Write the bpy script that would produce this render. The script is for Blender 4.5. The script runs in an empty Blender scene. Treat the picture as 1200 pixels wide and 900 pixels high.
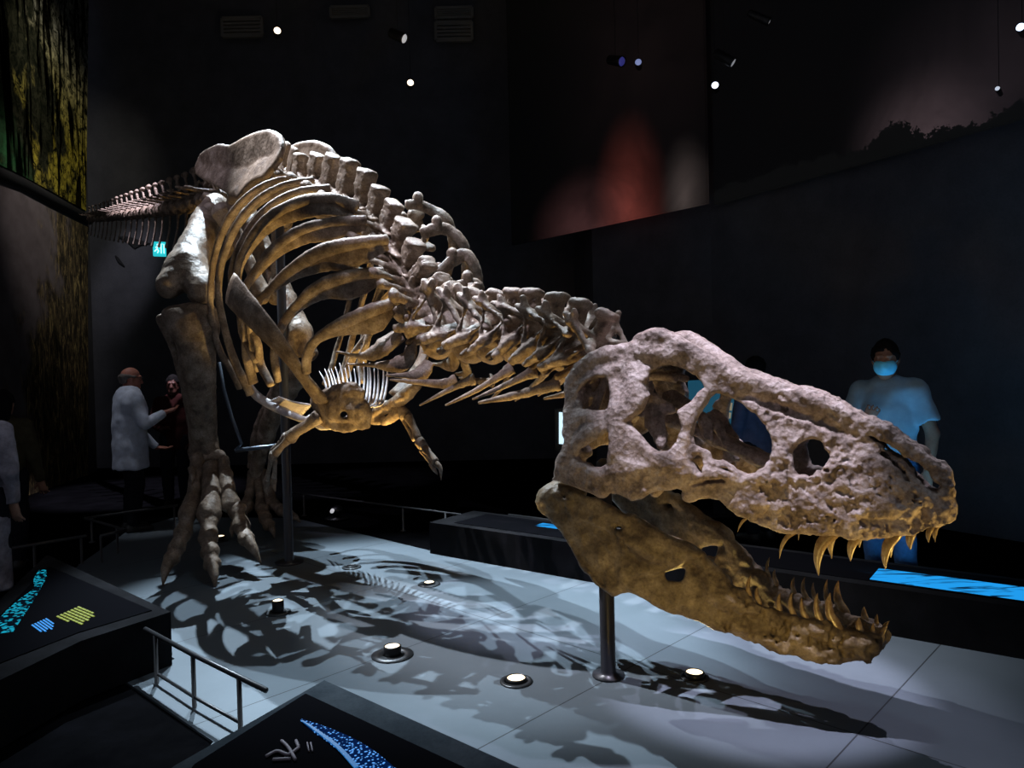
import bpy, math, random
import numpy as np
from mathutils import Matrix, Vector

rng = random.Random(7)
SC = bpy.context.scene
COL = SC.collection
V = lambda *a: np.array(a, float)

# ------------------------------------------------------------------ camera
FPX = 850.0
CAMH = 1.6
_p = math.atan(13 / FPX)
_r = 0.024
_R0 = V(1, 0, 0); _U0 = V(0, math.sin(_p), math.cos(_p)); FW = V(0, math.cos(_p), -math.sin(_p))
RT = math.cos(_r) * _R0 - math.sin(_r) * _U0
UP = math.sin(_r) * _R0 + math.cos(_r) * _U0
EYE = V(0, 0, CAMH)

def make_camera():
    cd = bpy.data.cameras.new('camera'); co = bpy.data.objects.new('camera', cd); COL.objects.link(co)
    cd.sensor_width = 36; cd.lens = FPX / 1200 * 36; cd.clip_end = 100; cd.clip_start = 0.05
    m = Matrix.Identity(4)
    for i in range(3):
        m[i][0] = RT[i]; m[i][1] = UP[i]; m[i][2] = -FW[i]; m[i][3] = EYE[i]
    co.matrix_world = m
    SC.camera = co
make_camera()

def ray(x, y): return FW + (x - 600) / FPX * RT - (y - 450) / FPX * UP
def at_z(x, y, z=0.0):
    r = ray(x, y); return EYE + r * ((z - CAMH) / r[2])
def at_y(x, y, Y):
    r = ray(x, y); return EYE + r * (Y / r[1])
def on_plane(x, y, o, n):
    r = ray(x, y); return EYE + r * (np.dot(o - EYE, n) / np.dot(r, n))

# ------------------------------------------------------------------ mesh helpers
def link_mesh(name, verts, faces, mat, parent=None, smooth=True, world=True, center=None):
    """one mesh object; verts in world space, origin moved to the middle of the piece"""
    verts = np.asarray(verts, np.float32)
    me = bpy.data.meshes.new(name)
    c = verts.mean(0) if center is None else np.asarray(center, np.float32)
    lv = verts - c
    if isinstance(faces, np.ndarray) and faces.ndim == 2:
        n, k = faces.shape
        me.vertices.add(len(lv)); me.vertices.foreach_set('co', lv.ravel())
        me.loops.add(n * k); me.loops.foreach_set('vertex_index', faces.astype(np.int32).ravel())
        me.polygons.add(n)
        me.polygons.foreach_set('loop_start', np.arange(0, n * k, k, dtype=np.int32))
        me.polygons.foreach_set('loop_total', np.full(n, k, np.int32))
        me.update(calc_edges=True)
    else:
        me.from_pydata(lv.tolist(), [], [list(map(int, f)) for f in faces]); me.update()
    me.validate()
    me.polygons.foreach_set('use_smooth', [smooth] * len(me.polygons))
    if mat is not None: me.materials.append(mat)
    o = bpy.data.objects.new(name, me); COL.objects.link(o)
    if parent is not None:
        o.parent = parent
        pw = origin_of(parent)
        o.location = Vector([float(t) for t in c - pw])
    else:
        o.location = Vector([float(t) for t in c])
    return o

def origin_of(o):
    p = np.array(o.location)
    while o.parent is not None:
        o = o.parent; p = p + np.array(o.location)
    return p

def thing(name, label, cat, loc, group=None):
    o = bpy.data.objects.new(name, None); COL.objects.link(o); o.empty_display_size = .1
    o.location = Vector([float(t) for t in loc]); o['label'] = label; o['category'] = cat
    if group: o['group'] = group
    return o
def tag(o, label, cat, group=None):
    o['label'] = label; o['category'] = cat
    if group: o['group'] = group
    return o
def structure(o): o['kind'] = 'structure'; return o

class MB:
    """collects simple solids into one mesh"""
    def __init__(s): s.v = []; s.f = []
    def add(s, v, f):
        b = len(s.v); s.v += [tuple(map(float, p)) for p in v]; s.f += [tuple(int(i) + b for i in q) for q in f]; return s
    def hexa(s, p):   # 8 corners: 4 bottom loop, 4 top loop
        return s.add(p, [(3, 2, 1, 0), (4, 5, 6, 7), (0, 1, 5, 4), (1, 2, 6, 5), (2, 3, 7, 6), (3, 0, 4, 7)])
    def box(s, c, sx, sy, sz, rz=0.0):
        cs, sn = math.cos(rz), math.sin(rz); P = []
        for dz in (-1, 1):
            for dx, dy in ((-1, -1), (1, -1), (1, 1), (-1, 1)):
                x, y = dx * sx / 2, dy * sy / 2
                P.append((c[0] + x * cs - y * sn, c[1] + x * sn + y * cs, c[2] + dz * sz / 2))
        return s.hexa(P)
    def prism(s, poly, z0, z1):
        n = len(poly)
        P = [(p[0], p[1], z0) for p in poly] + [(p[0], p[1], z1) for p in poly]
        F = [tuple(range(n))[::-1], tuple(range(n, 2 * n))] + [(i, (i + 1) % n, n + (i + 1) % n, n + i) for i in range(n)]
        return s.add(P, F)
    def lathe(s, c, prof, n=24, axis=None):
        """prof: (radius, height) list; axis default +z"""
        ax = V(0, 0, 1) if axis is None else unit(axis)
        u = unit(np.cross(ax, V(1, 0, 0) if abs(ax[0]) < .9 else V(0, 1, 0))); w = np.cross(ax, u)
        P = []; F = []
        for r, h in prof:
            for i in range(n):
                a = 2 * math.pi * i / n
                P.append(np.asarray(c) + ax * h + (u * math.cos(a) + w * math.sin(a)) * r)
        m = len(prof)
        for j in range(m - 1):
            for i in range(n):
                F.append((j * n + i, j * n + (i + 1) % n, (j + 1) * n + (i + 1) % n, (j + 1) * n + i))
        F.append(tuple(range(n))[::-1]); F.append(tuple((m - 1) * n + i for i in range(n)))
        return s.add(P, F)
    def tube(s, pts, r, n=10):
        v, f = loft(pts, r, n=n, sub=0); return s.add(v, f)
    def build(s, name, mat, parent=None, smooth=False):
        return link_mesh(name, np.array(s.v), s.f, mat, parent, smooth)

def unit(v):
    v = np.asarray(v, float); return v / (np.linalg.norm(v) + 1e-12)

def spline(pts, n):
    """Catmull-Rom through pts (any dimension), n samples per span"""
    P = np.asarray(pts, float)
    if len(P) < 3 or n < 2:
        return P if n < 2 else np.array([P[0] + (P[-1] - P[0]) * t for t in np.linspace(0, 1, n + 1)])
    E = np.vstack([2 * P[0] - P[1], P, 2 * P[-1] - P[-2]]); out = []
    for i in range(1, len(E) - 2):
        a, b, c, d = E[i - 1], E[i], E[i + 1], E[i + 2]
        for t in np.linspace(0, 1, n, endpoint=False):
            out.append(.5 * ((2 * b) + (c - a) * t + (2 * a - 5 * b + 4 * c - d) * t * t + (3 * b - a - 3 * c + d) * t ** 3))
    out.append(P[-1]); return np.array(out)

def loft(pts, rad, n=12, sub=5, thin=1.0, wide=None, lump=0.0, seed=0):
    """tapered tube. rad scalar or per point; thin = thickness / width; wide(i-th dir) = preferred wide axis (vector or list)"""
    pts = np.asarray(pts, float)
    rad = np.full(len(pts), float(rad)) if np.isscalar(rad) else np.asarray(rad, float)
    th = np.full(len(pts), float(thin)) if np.isscalar(thin) else np.asarray(thin, float)
    if wide is None: wd = None
    else:
        wd = np.asarray(wide, float); wd = np.tile(wd, (len(pts), 1)) if wd.ndim == 1 else wd
    if sub > 1:
        pack = np.hstack([pts, rad[:, None], th[:, None]] + ([wd] if wd is not None else []))
        pack = spline(pack, sub); pts = pack[:, :3]; rad = np.maximum(pack[:, 3], 1e-4); th = np.maximum(pack[:, 4], .05)
        if wd is not None: wd = pack[:, 5:8]
    m = len(pts); rr = random.Random(seed)
    T = np.gradient(pts, axis=0); Vv = []; prev = None
    for i in range(m):
        t = unit(T[i])
        if wd is not None: a = wd[i]
        else: a = prev if prev is not None else (V(0, 0, 1) if abs(t[2]) < .9 else V(1, 0, 0))
        a = unit(a - t * np.dot(a, t)); b = np.cross(t, a); prev = a
        k = 1 + (rr.random() - .5) * lump
        for j in range(n):
            q = 2 * math.pi * j / n
            Vv.append(pts[i] + (a * math.cos(q) + b * math.sin(q) * th[i]) * rad[i] * k * (1 + (rr.random() - .5) * lump * .6))
    # round the two ends
    Fv = []
    for i in range(m - 1):
        for j in range(n):
            Fv.append((i * n + j, i * n + (j + 1) % n, (i + 1) * n + (j + 1) % n, (i + 1) * n + j))
    e0 = len(Vv); Vv.append(pts[0] - unit(T[0]) * rad[0] * .45 * th[0]); Vv.append(pts[-1] + unit(T[-1]) * rad[-1] * .45 * th[-1])
    for j in range(n):
        Fv.append((e0, (j + 1) % n, j)); Fv.append((e0 + 1, (m - 1) * n + j, (m - 1) * n + (j + 1) % n))
    return Vv, Fv

# ------------------------------------------------------------------ implicit surfaces
def _hash(i, j, k, s):
    h = (i * 374761393 + j * 668265263 + k * 2147483647 * 3 + s * 974634777) & 0xFFFFFFFF
    h = ((h ^ (h >> 13)) * 1274126177) & 0xFFFFFFFF
    h = h ^ (h >> 16)
    return (h & 0xFFFF).astype(np.float32) / 65535.0
def vnoise(P, fr, s=0):
    q = P * fr + 100.0; i = np.floor(q).astype(np.int64); t = (q - i).astype(np.float32); t = t * t * (3 - 2 * t)
    r = 0
    for dx in (0, 1):
        wx = t[:, 0] if dx else 1 - t[:, 0]
        for dy in (0, 1):
            wy = t[:, 1] if dy else 1 - t[:, 1]
            for dz in (0, 1):
                wz = t[:, 2] if dz else 1 - t[:, 2]
                r = r + wx * wy * wz * _hash(i[:, 0] + dx, i[:, 1] + dy, i[:, 2] + dz, s)
    return r * 2 - 1
def fbm(P, fr, octv=3, s=0):
    r = 0; a = 1.0
    for o in range(octv):
        r = r + a * vnoise(P, fr * 2 ** o, s + o * 17); a *= .55
    return r
def sstep(x): x = np.clip(x, 0, 1); return x * x * (3 - 2 * x)
def smin(a, b, k):
    h = np.maximum(k - np.abs(a - b), 0) / k; return np.minimum(a, b) - h * h * k * .25
def smax(a, b, k): return -smin(-a, -b, k)

def poly_sdf(X, Y, poly):
    P = np.asarray(poly, float); d = np.full(X.shape, 1e9); ins = np.zeros(X.shape, bool)
    for i in range(len(P)):
        a = P[i]; b = P[(i + 1) % len(P)]; e = b - a
        wx = X - a[0]; wy = Y - a[1]
        t = np.clip((wx * e[0] + wy * e[1]) / (e @ e + 1e-12), 0, 1)
        d = np.minimum(d, (wx - e[0] * t) ** 2 + (wy - e[1] * t) ** 2)
        c = (a[1] <= Y) != (b[1] <= Y)
        with np.errstate(divide='ignore', invalid='ignore'):
            xi = a[0] + (Y - a[1]) / (e[1] if e[1] != 0 else 1e-12) * e[0]
        ins ^= c & (X < xi)
    d = np.sqrt(d); return np.where(ins, -d, d)

class Grid:
    def __init__(s, lo, hi, vox):
        s.lo = np.asarray(lo, float); s.h = vox
        s.n = np.ceil((np.asarray(hi, float) - s.lo) / vox).astype(int) + 1
        s.ax = [s.lo[i] + np.arange(s.n[i]) * vox for i in range(3)]
        s.F = np.full(tuple(s.n), 0.2, np.float32)
    def _box(s, P, m):
        P = np.atleast_2d(P); lo = P.min(0) - m; hi = P.max(0) + m
        a = np.clip(np.floor((lo - s.lo) / s.h).astype(int), 0, s.n); b = np.clip(np.ceil((hi - s.lo) / s.h).astype(int) + 1, 0, s.n)
        sl = tuple(slice(a[i], b[i]) for i in range(3))
        X, Y, Z = np.meshgrid(*[s.ax[i][sl[i]].astype(np.float32) for i in range(3)], indexing='ij')
        return sl, X, Y, Z
    def chain(s, pts, rad, k=.02, cut=False, flat=None, smooth=0):
        pts = np.asarray(pts, float); rad = np.full(len(pts), float(rad)) if np.isscalar(rad) else np.asarray(rad, float)
        if smooth:
            q = spline(np.hstack([pts, rad[:, None]]), smooth); pts = q[:, :3]; rad = np.maximum(q[:, 3], .001)
        if len(pts) == 1: pts = np.vstack([pts, pts + 1e-5]); rad = np.append(rad, rad)
        acc = None
        full = s._box(pts, rad.max() + k + 3 * s.h)
        sl, X, Y, Z = full
        if X.size == 0: return s
        D = np.full(X.shape, 1e3, np.float32)
        for i in range(len(pts) - 1):
            a = pts[i]; e = pts[i + 1] - a; L = e @ e + 1e-12
            wx, wy, wz = X - a[0], Y - a[1], Z - a[2]
            t = np.clip((wx * e[0] + wy * e[1] + wz * e[2]) / L, 0, 1)
            qx, qy, qz = wx - e[0] * t, wy - e[1] * t, wz - e[2] * t
            d2 = qx * qx + qy * qy + qz * qz
            if flat is not None:
                n, sc = flat; qn = qx * n[0] + qy * n[1] + qz * n[2]
                d2 = d2 + (sc * sc - 1) * qn * qn
                d = (np.sqrt(d2) - (rad[i] + (rad[i + 1] - rad[i]) * t)) / max(1.0, sc * .6)
            else:
                d = np.sqrt(d2) - (rad[i] + (rad[i + 1] - rad[i]) * t)
            D = np.minimum(D, d.astype(np.float32))
        s.F[sl] = smax(s.F[sl], -D, k) if cut else smin(s.F[sl], D, k)
        return s
    def ball(s, c, r, k=.02, cut=False, rot=None):
        c = np.asarray(c, float); r = np.asarray([r, r, r] if np.isscalar(r) else r, float)
        sl, X, Y, Z = s._box(c, r.max() + k + 3 * s.h)
        if X.size == 0: return s
        d = [X - c[0], Y - c[1], Z - c[2]]
        if rot is not None:
            M = np.asarray(rot, float); d = [d[0] * M[0][i] + d[1] * M[1][i] + d[2] * M[2][i] for i in range(3)]
        q = np.sqrt((d[0] / r[0]) ** 2 + (d[1] / r[1]) ** 2 + (d[2] / r[2]) ** 2)
        D = ((q - 1) * r.min()).astype(np.float32)
        s.F[sl] = smax(s.F[sl], -D, k) if cut else smin(s.F[sl], D, k)
        return s
    def rough(s, amp, fr, octv=3, seed=0, fn=None):
        m = np.abs(s.F) < amp * 3 + s.h * 2
        idx = np.argwhere(m); P = s.lo + idx * s.h
        v = fbm(P.astype(np.float32), fr, octv, seed)
        if fn is not None: v = fn(P, v)
        s.F[m] += (amp * v).astype(np.float32)
        return s
    def mesh(s):
        F = np.pad(s.F, 1, constant_values=.2); ins = F < 0
        n = F.shape
        c = [ins[dx:n[0] - 1 + dx, dy:n[1] - 1 + dy, dz:n[2] - 1 + dz] for dx in (0, 1) for dy in (0, 1) for dz in (0, 1)]
        any_ = np.logical_or.reduce(c); all_ = np.logical_and.reduce(c)
        act = any_ & ~all_; idx = np.argwhere(act)
        ids = np.full(act.shape, -1, np.int64); ids[act] = np.arange(len(idx))
        sumv = np.zeros((len(idx), 3)); cnt = np.zeros(len(idx))
        off = [np.array((dx, dy, dz)) for dx in (0, 1) for dy in (0, 1) for dz in (0, 1)]
        val = [F[idx[:, 0] + o[0], idx[:, 1] + o[1], idx[:, 2] + o[2]] for o in off]
        for a in range(8):
            for b in range(a + 1, 8):
                dlt = off[b] - off[a]
                if np.abs(dlt).sum() != 1: continue
                va, vb = val[a], val[b]; x = (va < 0) != (vb < 0)
                t = np.where(x, va / np.where(va == vb, 1, va - vb), 0)
                sumv += np.where(x[:, None], off[a] + t[:, None] * dlt, 0); cnt += x
        vert = s.lo + (idx - 1 + sumv / np.maximum(cnt, 1)[:, None]) * s.h
        faces = []
        for axis in range(3):
            u, w = (axis + 1) % 3, (axis + 2) % 3
            sa = [slice(None)] * 3; sb = [slice(None)] * 3
            sa[axis] = slice(0, n[axis] - 1); sb[axis] = slice(1, n[axis])
            A_ = ins[tuple(sa)]; B_ = ins[tuple(sb)]
            e = np.argwhere(A_ != B_)
            e = e[(e[:, u] > 0) & (e[:, w] > 0) & (e[:, u] < n[u] - 1) & (e[:, w] < n[w] - 1)]
            du = np.zeros(3, int); du[u] = 1; dw = np.zeros(3, int); dw[w] = 1
            g = lambda q: ids[q[:, 0], q[:, 1], q[:, 2]]
            q = np.stack([g(e - du - dw), g(e - dw), g(e), g(e - du)], 1)
            fl = A_[e[:, 0], e[:, 1], e[:, 2]]
            q[~fl] = q[~fl][:, ::-1]
            faces.append(q)
        return vert, np.vstack(faces)

# ------------------------------------------------------------------ materials
def new_mat(name):
    m = bpy.data.materials.new(name); m.use_nodes = True
    nt = m.node_tree; nt.nodes.clear()
    out = nt.nodes.new('ShaderNodeOutputMaterial'); b = nt.nodes.new('ShaderNodeBsdfPrincipled')
    nt.links.new(b.outputs[0], out.inputs[0]); return m, nt, b
def plain(name, col, rough=.6, metal=0.0, emit=None, es=0.0, spec=None):
    m, nt, b = new_mat(name)
    b.inputs['Base Color'].default_value = (*col, 1); b.inputs['Roughness'].default_value = rough; b.inputs['Metallic'].default_value = metal
    if spec is not None: b.inputs['Specular IOR Level'].default_value = spec
    if emit is not None:
        b.inputs['Emission Color'].default_value = (*emit, 1); b.inputs['Emission Strength'].default_value = es
    return m
def mottled(name, c1, c2, c3, scale=9.0, rough=.6, bump=.25, fine=60.0, spec=.35, pits=0.0):
    """bone / painted / stone surface: two-scale noise colours and a bump"""
    m, nt, b = new_mat(name); N = nt.nodes; L = nt.links
    tc = N.new('ShaderNodeTexCoord')
    n1 = N.new('ShaderNodeTexNoise'); n1.inputs['Scale'].default_value = scale; n1.inputs['Detail'].default_value = 6; n1.inputs['Roughness'].default_value = .65
    L.new(tc.outputs['Object'], n1.inputs['Vector'])
    r = N.new('ShaderNodeValToRGB'); e = r.color_ramp.elements
    e[0].position = .32; e[0].color = (*c1, 1); e[1].position = .68; e[1].color = (*c3, 1)
    q = e.new(.5); q.color = (*c2, 1)
    L.new(n1.outputs['Fac'], r.inputs['Fac'])
    n2 = N.new('ShaderNodeTexNoise'); n2.inputs['Scale'].default_value = fine; n2.inputs['Detail'].default_value = 8; n2.inputs['Roughness'].default_value = .7
    L.new(tc.outputs['Object'], n2.inputs['Vector'])
    n3 = N.new('ShaderNodeTexNoise'); n3.inputs['Scale'].default_value = fine * 1.3; n3.inputs['Detail'].default_value = 6; n3.inputs['Roughness'].default_value = .6
    L.new(tc.outputs['Object'], n3.inputs['Vector'])
    sp = N.new('ShaderNodeValToRGB'); q = sp.color_ramp.elements; q[0].position = .30; q[0].color = (.30, .25, .22, 1); q[1].position = .56; q[1].color = (1, 1, 1, 1)
    L.new(n3.outputs['Fac'], sp.inputs['Fac'])
    mx = N.new('ShaderNodeMix'); mx.data_type = 'RGBA'; mx.blend_type = 'MULTIPLY'; mx.inputs[0].default_value = .6 if pits else .2
    ci = [k for k in mx.inputs if k.type == 'RGBA']; L.new(r.outputs['Color'], ci[0]); L.new(sp.outputs['Color'], ci[1])
    L.new([k for k in mx.outputs if k.type == 'RGBA'][0], b.inputs['Base Color'])
    bp = N.new('ShaderNodeBump'); bp.inputs['Strength'].default_value = bump; bp.inputs['Distance'].default_value = .01
    L.new(n2.outputs['Fac'], bp.inputs['Height'])
    if pits:
        vo = N.new('ShaderNodeTexVoronoi'); vo.inputs['Scale'].default_value = fine * .6; L.new(tc.outputs['Object'], vo.inputs['Vector'])
        mp = N.new('ShaderNodeMath'); mp.operation = 'MULTIPLY_ADD'; mp.inputs[1].default_value = pits; L.new(vo.outputs['Distance'], mp.inputs[0]); L.new(n2.outputs['Fac'], mp.inputs[2])
        L.new(mp.outputs[0], bp.inputs['Height'])
    L.new(bp.outputs[0], b.inputs['Normal'])
    b.inputs['Roughness'].default_value = rough; b.inputs['Specular IOR Level'].default_value = spec
    return m
BONE = mottled('fossil_bone', (.085, .055, .038), (.22, .16, .115), (.38, .30, .24), 9, .50, .45, 70, pits=.6)
SKULLBONE = mottled('skull_bone', (.13, .095, .075), (.38, .30, .255), (.58, .50, .46), 11, .50, .75, 60, pits=1.0)
JAWBONE = mottled('jaw_bone', (.075, .052, .030), (.19, .145, .085), (.32, .255, .165), 9, .42, .5, 60, pits=.6)
TOOTH = mottled('tooth_enamel', (.12, .07, .025), (.26, .17, .07), (.42, .32, .17), 14, .25, .08, 90, spec=.6)
PALEBONE = mottled('pale_lit_bone', (.30, .25, .25), (.46, .41, .42), (.60, .56, .58), 12, .5, .2, 80)
STEEL = plain('black_steel', (.03, .03, .036), .35, .0)
# ================================================================== THE SKELETON
ROOT = thing('dinosaur_skeleton', 'mounted brown skeleton of a giant two-legged meat-eating dinosaur with gaping toothed jaws', 'skeleton', (-1.97, 6.27, 0))

# ---------------------------------------------------------------- skull
TH = math.radians(33)
SQ = V(.44, 3.9, 0); SA = V(math.cos(TH), -math.sin(TH), 0); SB = V(-math.sin(TH), -math.cos(TH), 0)
def ip(x, xs, ys): return np.interp(x, xs, ys)
SK_BOT = ((0, .25, .45, .7, .8, 1.07, 1.34, 1.55, 1.64), (.36, .385, .36, .28, .25, .185, .13, .085, .045))
SK_TOP = ((0, .25, .5, .62, .8, 1.1, 1.4, 1.64), (.24, .22, .19, .16, .105, .085, .06, .03))
SK_CT = ((0, .25, .53, .79, 1.12, 1.4, 1.64), (1.62, 1.75, 1.74, 1.57, 1.46, 1.33, 1.10))
SK_CB = ((0, .25, .41, .79, 1.07, 1.34, 1.64), (1.05, 1.0, 1.0, .965, .875, .86, .95))
def SW(a, c):
    u = (c - ip(a, *SK_CB)) / (ip(a, *SK_CT) - ip(a, *SK_CB))
    wb, wt = ip(a, *SK_BOT), ip(a, *SK_TOP)
    return wb + (wt - wb) * sstep((u - .25) / .75)
JW = ((-.18, .1, .3, .65, .95, 1.15, 1.28, 1.36, 1.42), (.34, .35, .325, .225, .155, .12, .092, .062, .02))
def JWf(a, c): return ip(a, *JW)
def loc(x, y, w):
    p = on_plane(x, y, SQ + SB * w, SB) - SQ
    return V(p @ SA, w, p[2])
def tr(x, y, wf=SW, extra=0.0):
    w = .25
    for _ in range(14):
        p = loc(x, y, w); w = .5 * w + .5 * (float(wf(p[0], p[2])) + extra)
    return loc(x, y, w)
def crop(x0, y0, s): return lambda *pts: [(x0 + x / s, y0 + y / s) for x, y in pts]
cA = crop(620, 370, 4.2857); cB = crop(860, 400, 4.2857); cJ = crop(620, 560, 4.2857); cT = crop(820, 580, 4.2857)
cU = crop(660, 380, 7.5); cV = crop(660, 480, 7.5); cW = crop(800, 440, 7.5); cN = crop(960, 480, 7.5); cM = crop(960, 560, 7.5); cY = crop(760, 580, 7.5); cC = crop(900, 660, 7.5)
def tr2(pts, wf=SW): return [(p[0], p[2]) for p in (tr(x, y, wf) for x, y in pts)]

sk_out = cA((205, 340), (215, 300), (240, 240), (300, 180), (380, 145), (460, 130), (540, 120), (580, 100), (680, 103), (745, 125), (800, 150), (870, 200), (950, 250), (1040, 300), (1110, 320)) \
    + cB((100, 195), (200, 215), (300, 245), (400, 285), (500, 315), (600, 345), (680, 385), (760, 430), (850, 485), (940, 540), (1000, 590), (1050, 630), (1078, 665), (1085, 740), (1083, 860)) \
    + cM((1140, 350), (1085, 400), (1000, 450), (960, 450), (930, 480), (850, 490), (720, 515), (640, 525), (560, 518), (440, 530), (380, 500), (300, 520), (210, 480), (150, 485), (80, 490), (0, 470)) \
    + cT((500, 185), (430, 185), (330, 160), (250, 110), (150, 70), (100, 30), (0, 20)) \
    + [(809, 578), (796, 570), (788, 571), (775, 573), (761, 579), (751, 585), (740, 587), (729, 582), (716, 580), (709, 581)] \
    + [(700, 575), (690, 571), (667, 565), (650, 561), (655, 553), (662, 543), (664, 524), (668, 508), (668, 491), (665.5, 482), (668, 468), (667, 456)]
sk_holes = [
    [(677, 460), (680, 452), (690, 445), (700, 441), (711, 440), (714, 452), (716, 468), (714, 479), (700, 481), (687, 480), (679, 477)],
    [(704, 513), (714, 505), (715, 517), (713, 533), (711, 544), (704, 549), (693, 549), (688, 544), (680, 541), (677, 535), (681, 527), (693, 520)],
    cA((582, 340), (610, 285), (700, 240), (800, 270), (880, 330), (900, 360), (855, 390), (810, 450), (765, 485), (780, 560), (740, 630), (700, 680), (650, 690), (600, 655), (560, 600), (500, 530), (520, 505), (560, 470), (598, 400)),
    cW((290, 145), (240, 200), (205, 260), (160, 350), (105, 520), (130, 590), (250, 650), (270, 720), (350, 740), (480, 830), (560, 880), (640, 870), (720, 820), (790, 740), (825, 660), (815, 580), (780, 490), (740, 410), (690, 350), (640, 300), (560, 260), (480, 215), (380, 180)),
    cB((295, 560), (320, 525), (370, 505), (430, 510), (470, 560), (480, 600), (440, 650), (380, 670), (320, 675), (300, 640)),
    cA((825, 730), (850, 712), (878, 750), (885, 792), (860, 790), (838, 765)),
    cA((968, 762), (1000, 757), (1038, 788), (1000, 782)),
    cN((410, 215), (470, 225), (560, 260), (640, 310), (720, 360), (800, 420), (880, 470), (940, 540), (980, 600), (1010, 640), (1075, 645), (1085, 690), (1040, 735), (960, 715), (915, 670), (900, 630), (860, 590), (790, 510), (720, 460), (620, 390), (530, 320), (470, 285)),
    cN((560, 385), (620, 415), (700, 485), (760, 560), (720, 545), (640, 475)),
    cM((640, 85), (690, 130), (750, 175), (775, 300), (725, 295), (675, 230), (640, 135)),
]
g = Grid((-.16, 0, .8), (1.70, .46, 1.82), .0052)
AA, CC = np.meshgrid(g.ax[0], g.ax[2], indexing='ij')
pd = poly_sdf(AA, CC, tr2(sk_out))
for h in sk_holes:
    pd = smax(pd, -poly_sdf(AA, CC, tr2(h)), .022)
Wm = SW(AA, CC)
thick = .020 + .012 * sstep((1.35 - CC) / .3)
sh = np.abs(g.ax[1][None, :, None] - Wm[:, None, :]) - thick[:, None, :]
g.F[:] = smax(pd[:, None, :] * np.ones_like(sh), sh, .035)
def st(pts, rad, wf=SW, extra=0.0, k=.03, smooth=3, **kw):
    """a ridge of bone along the near face (mirrored to the far one)"""
    P = [tr(x, y, wf, extra) if not isinstance(x, str) else None for x, y in pts]
    g.chain(P, rad, k, smooth=smooth, **kw)
# thick roof: both sides meet over the mid line from nape to snout tip
top_ = [tr(x, y) for x, y in sk_out[3:30]]
rr_ = [ip(p[0], (0, .3, .6, .8, 1.2, 1.4, 1.52, 1.63), (.045, .05, .05, .05, .042, .034, .028, .026)) for p in top_]
g.chain([(p[0] - max(0, p[0] - 1.585), 0, p[2] - r - .012) for p, r in zip(top_, rr_)], rr_, .05)
for a, c, w, r in ((.06, 1.60, .20, .035), (.18, 1.67, .19, .04), (.33, 1.67, .17, .045), (.50, 1.66, .16, .045), (.62, 1.61, .13, .04)):
    g.chain([(a, 0, c), (a, w, c)], [r, r], .05)
_ta = [p[0] for p in top_]; _tc = [p[2] for p in top_]
for a in np.arange(.06, 1.56, .035):  # closes the roof so light stays out of the eye openings
    c = ip(a, _ta, _tc) - .055; w = float(SW(a, c)) - .01
    g.chain([(a, 0, c), (a, w * .6, c - .005), (a, w, c - .03)], .022, .03)
for c in np.arange(1.22, 1.62, .04):  # back plate added to keep the inside of the skull dark
    g.chain([(.03, 0, c), (.05, float(SW(.05, c)) - .03, c - .01)], .022, .03)
# nasal ridge, brow, rims
st(cA((560, 112), (680, 112), (740, 150), (790, 180), (860, 225), (950, 275), (1040, 320)), [.03, .045, .05, .05, .05, .045, .045], extra=-.01)
st(cB((40, 195), (150, 235), (300, 275), (420, 315), (520, 350), (600, 390)), [.045, .045, .045, .045, .04, .03], extra=-.01)
st(cN((330, 120), (480, 190), (620, 270), (760, 360), (900, 450), (1030, 540), (1100, 640), (1105, 760), (1085, 900)), [.03, .03, .026, .022, .022, .022, .022, .022, .026], extra=-.012)
st(cA((470, 160), (540, 180), (620, 190), (690, 190), (740, 200)), [.02, .035, .04, .04, .03])
st(cA((225, 330), (255, 260), (330, 215), (420, 190)), [.02, .022, .024, .02], extra=.006)
st(cA((250, 390), (300, 330), (400, 280), (450, 260)), .014, extra=.014)
# post-orbital plate, jugal bar, lacrimal pillar
st(cA((500, 240), (530, 310), (540, 400), (510, 480), (470, 560)), [.03, .045, .045, .035, .025], k=.05)
st(cA((440, 500), (440, 600), (450, 700), (500, 760)), [.02, .03, .045, .04], k=.05)
st(cA((330, 800), (450, 790), (600, 760), (720, 750), (850, 790), (980, 800)), [.025, .035, .035, .04, .035, .03], k=.05, extra=.005)
st(cA((560, 620), (640, 720), (720, 770)), [.02, .035, .03], k=.05)
st(cA((900, 330), (860, 420), (800, 510), (775, 600), (760, 700)), [.03, .026, .03, .034, .03], k=.05)
st(cA((680, 840), (760, 800), (850, 800), (930, 830)), [.02, .025, .025, .02])
# quadrate + squamosal hook, quadratojugal
st(cA((210, 330), (205, 420), (210, 510), (290, 510), (350, 530)), [.022, .024, .03, .034, .026], k=.03)
st(cA((230, 560), (200, 660), (170, 770), (260, 830), (370, 890)), [.03, .032, .036, .04, .03], k=.03)
st(cA((240, 640), (320, 580), (360, 560)), [.03, .032, .02], k=.03, extra=.01)
st(cA((390, 310), (360, 380), (330, 460), (310, 480)), [.026, .034, .034, .026], extra=-.10)   # inner column
st(cA((290, 680), (260, 720), (280, 790)), [.028, .02, .022], extra=-.12)
g.chain([tr(705, 485, SW, -.10), tr(700, 500, SW, -.12)], [.03, .02], .02)
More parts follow.
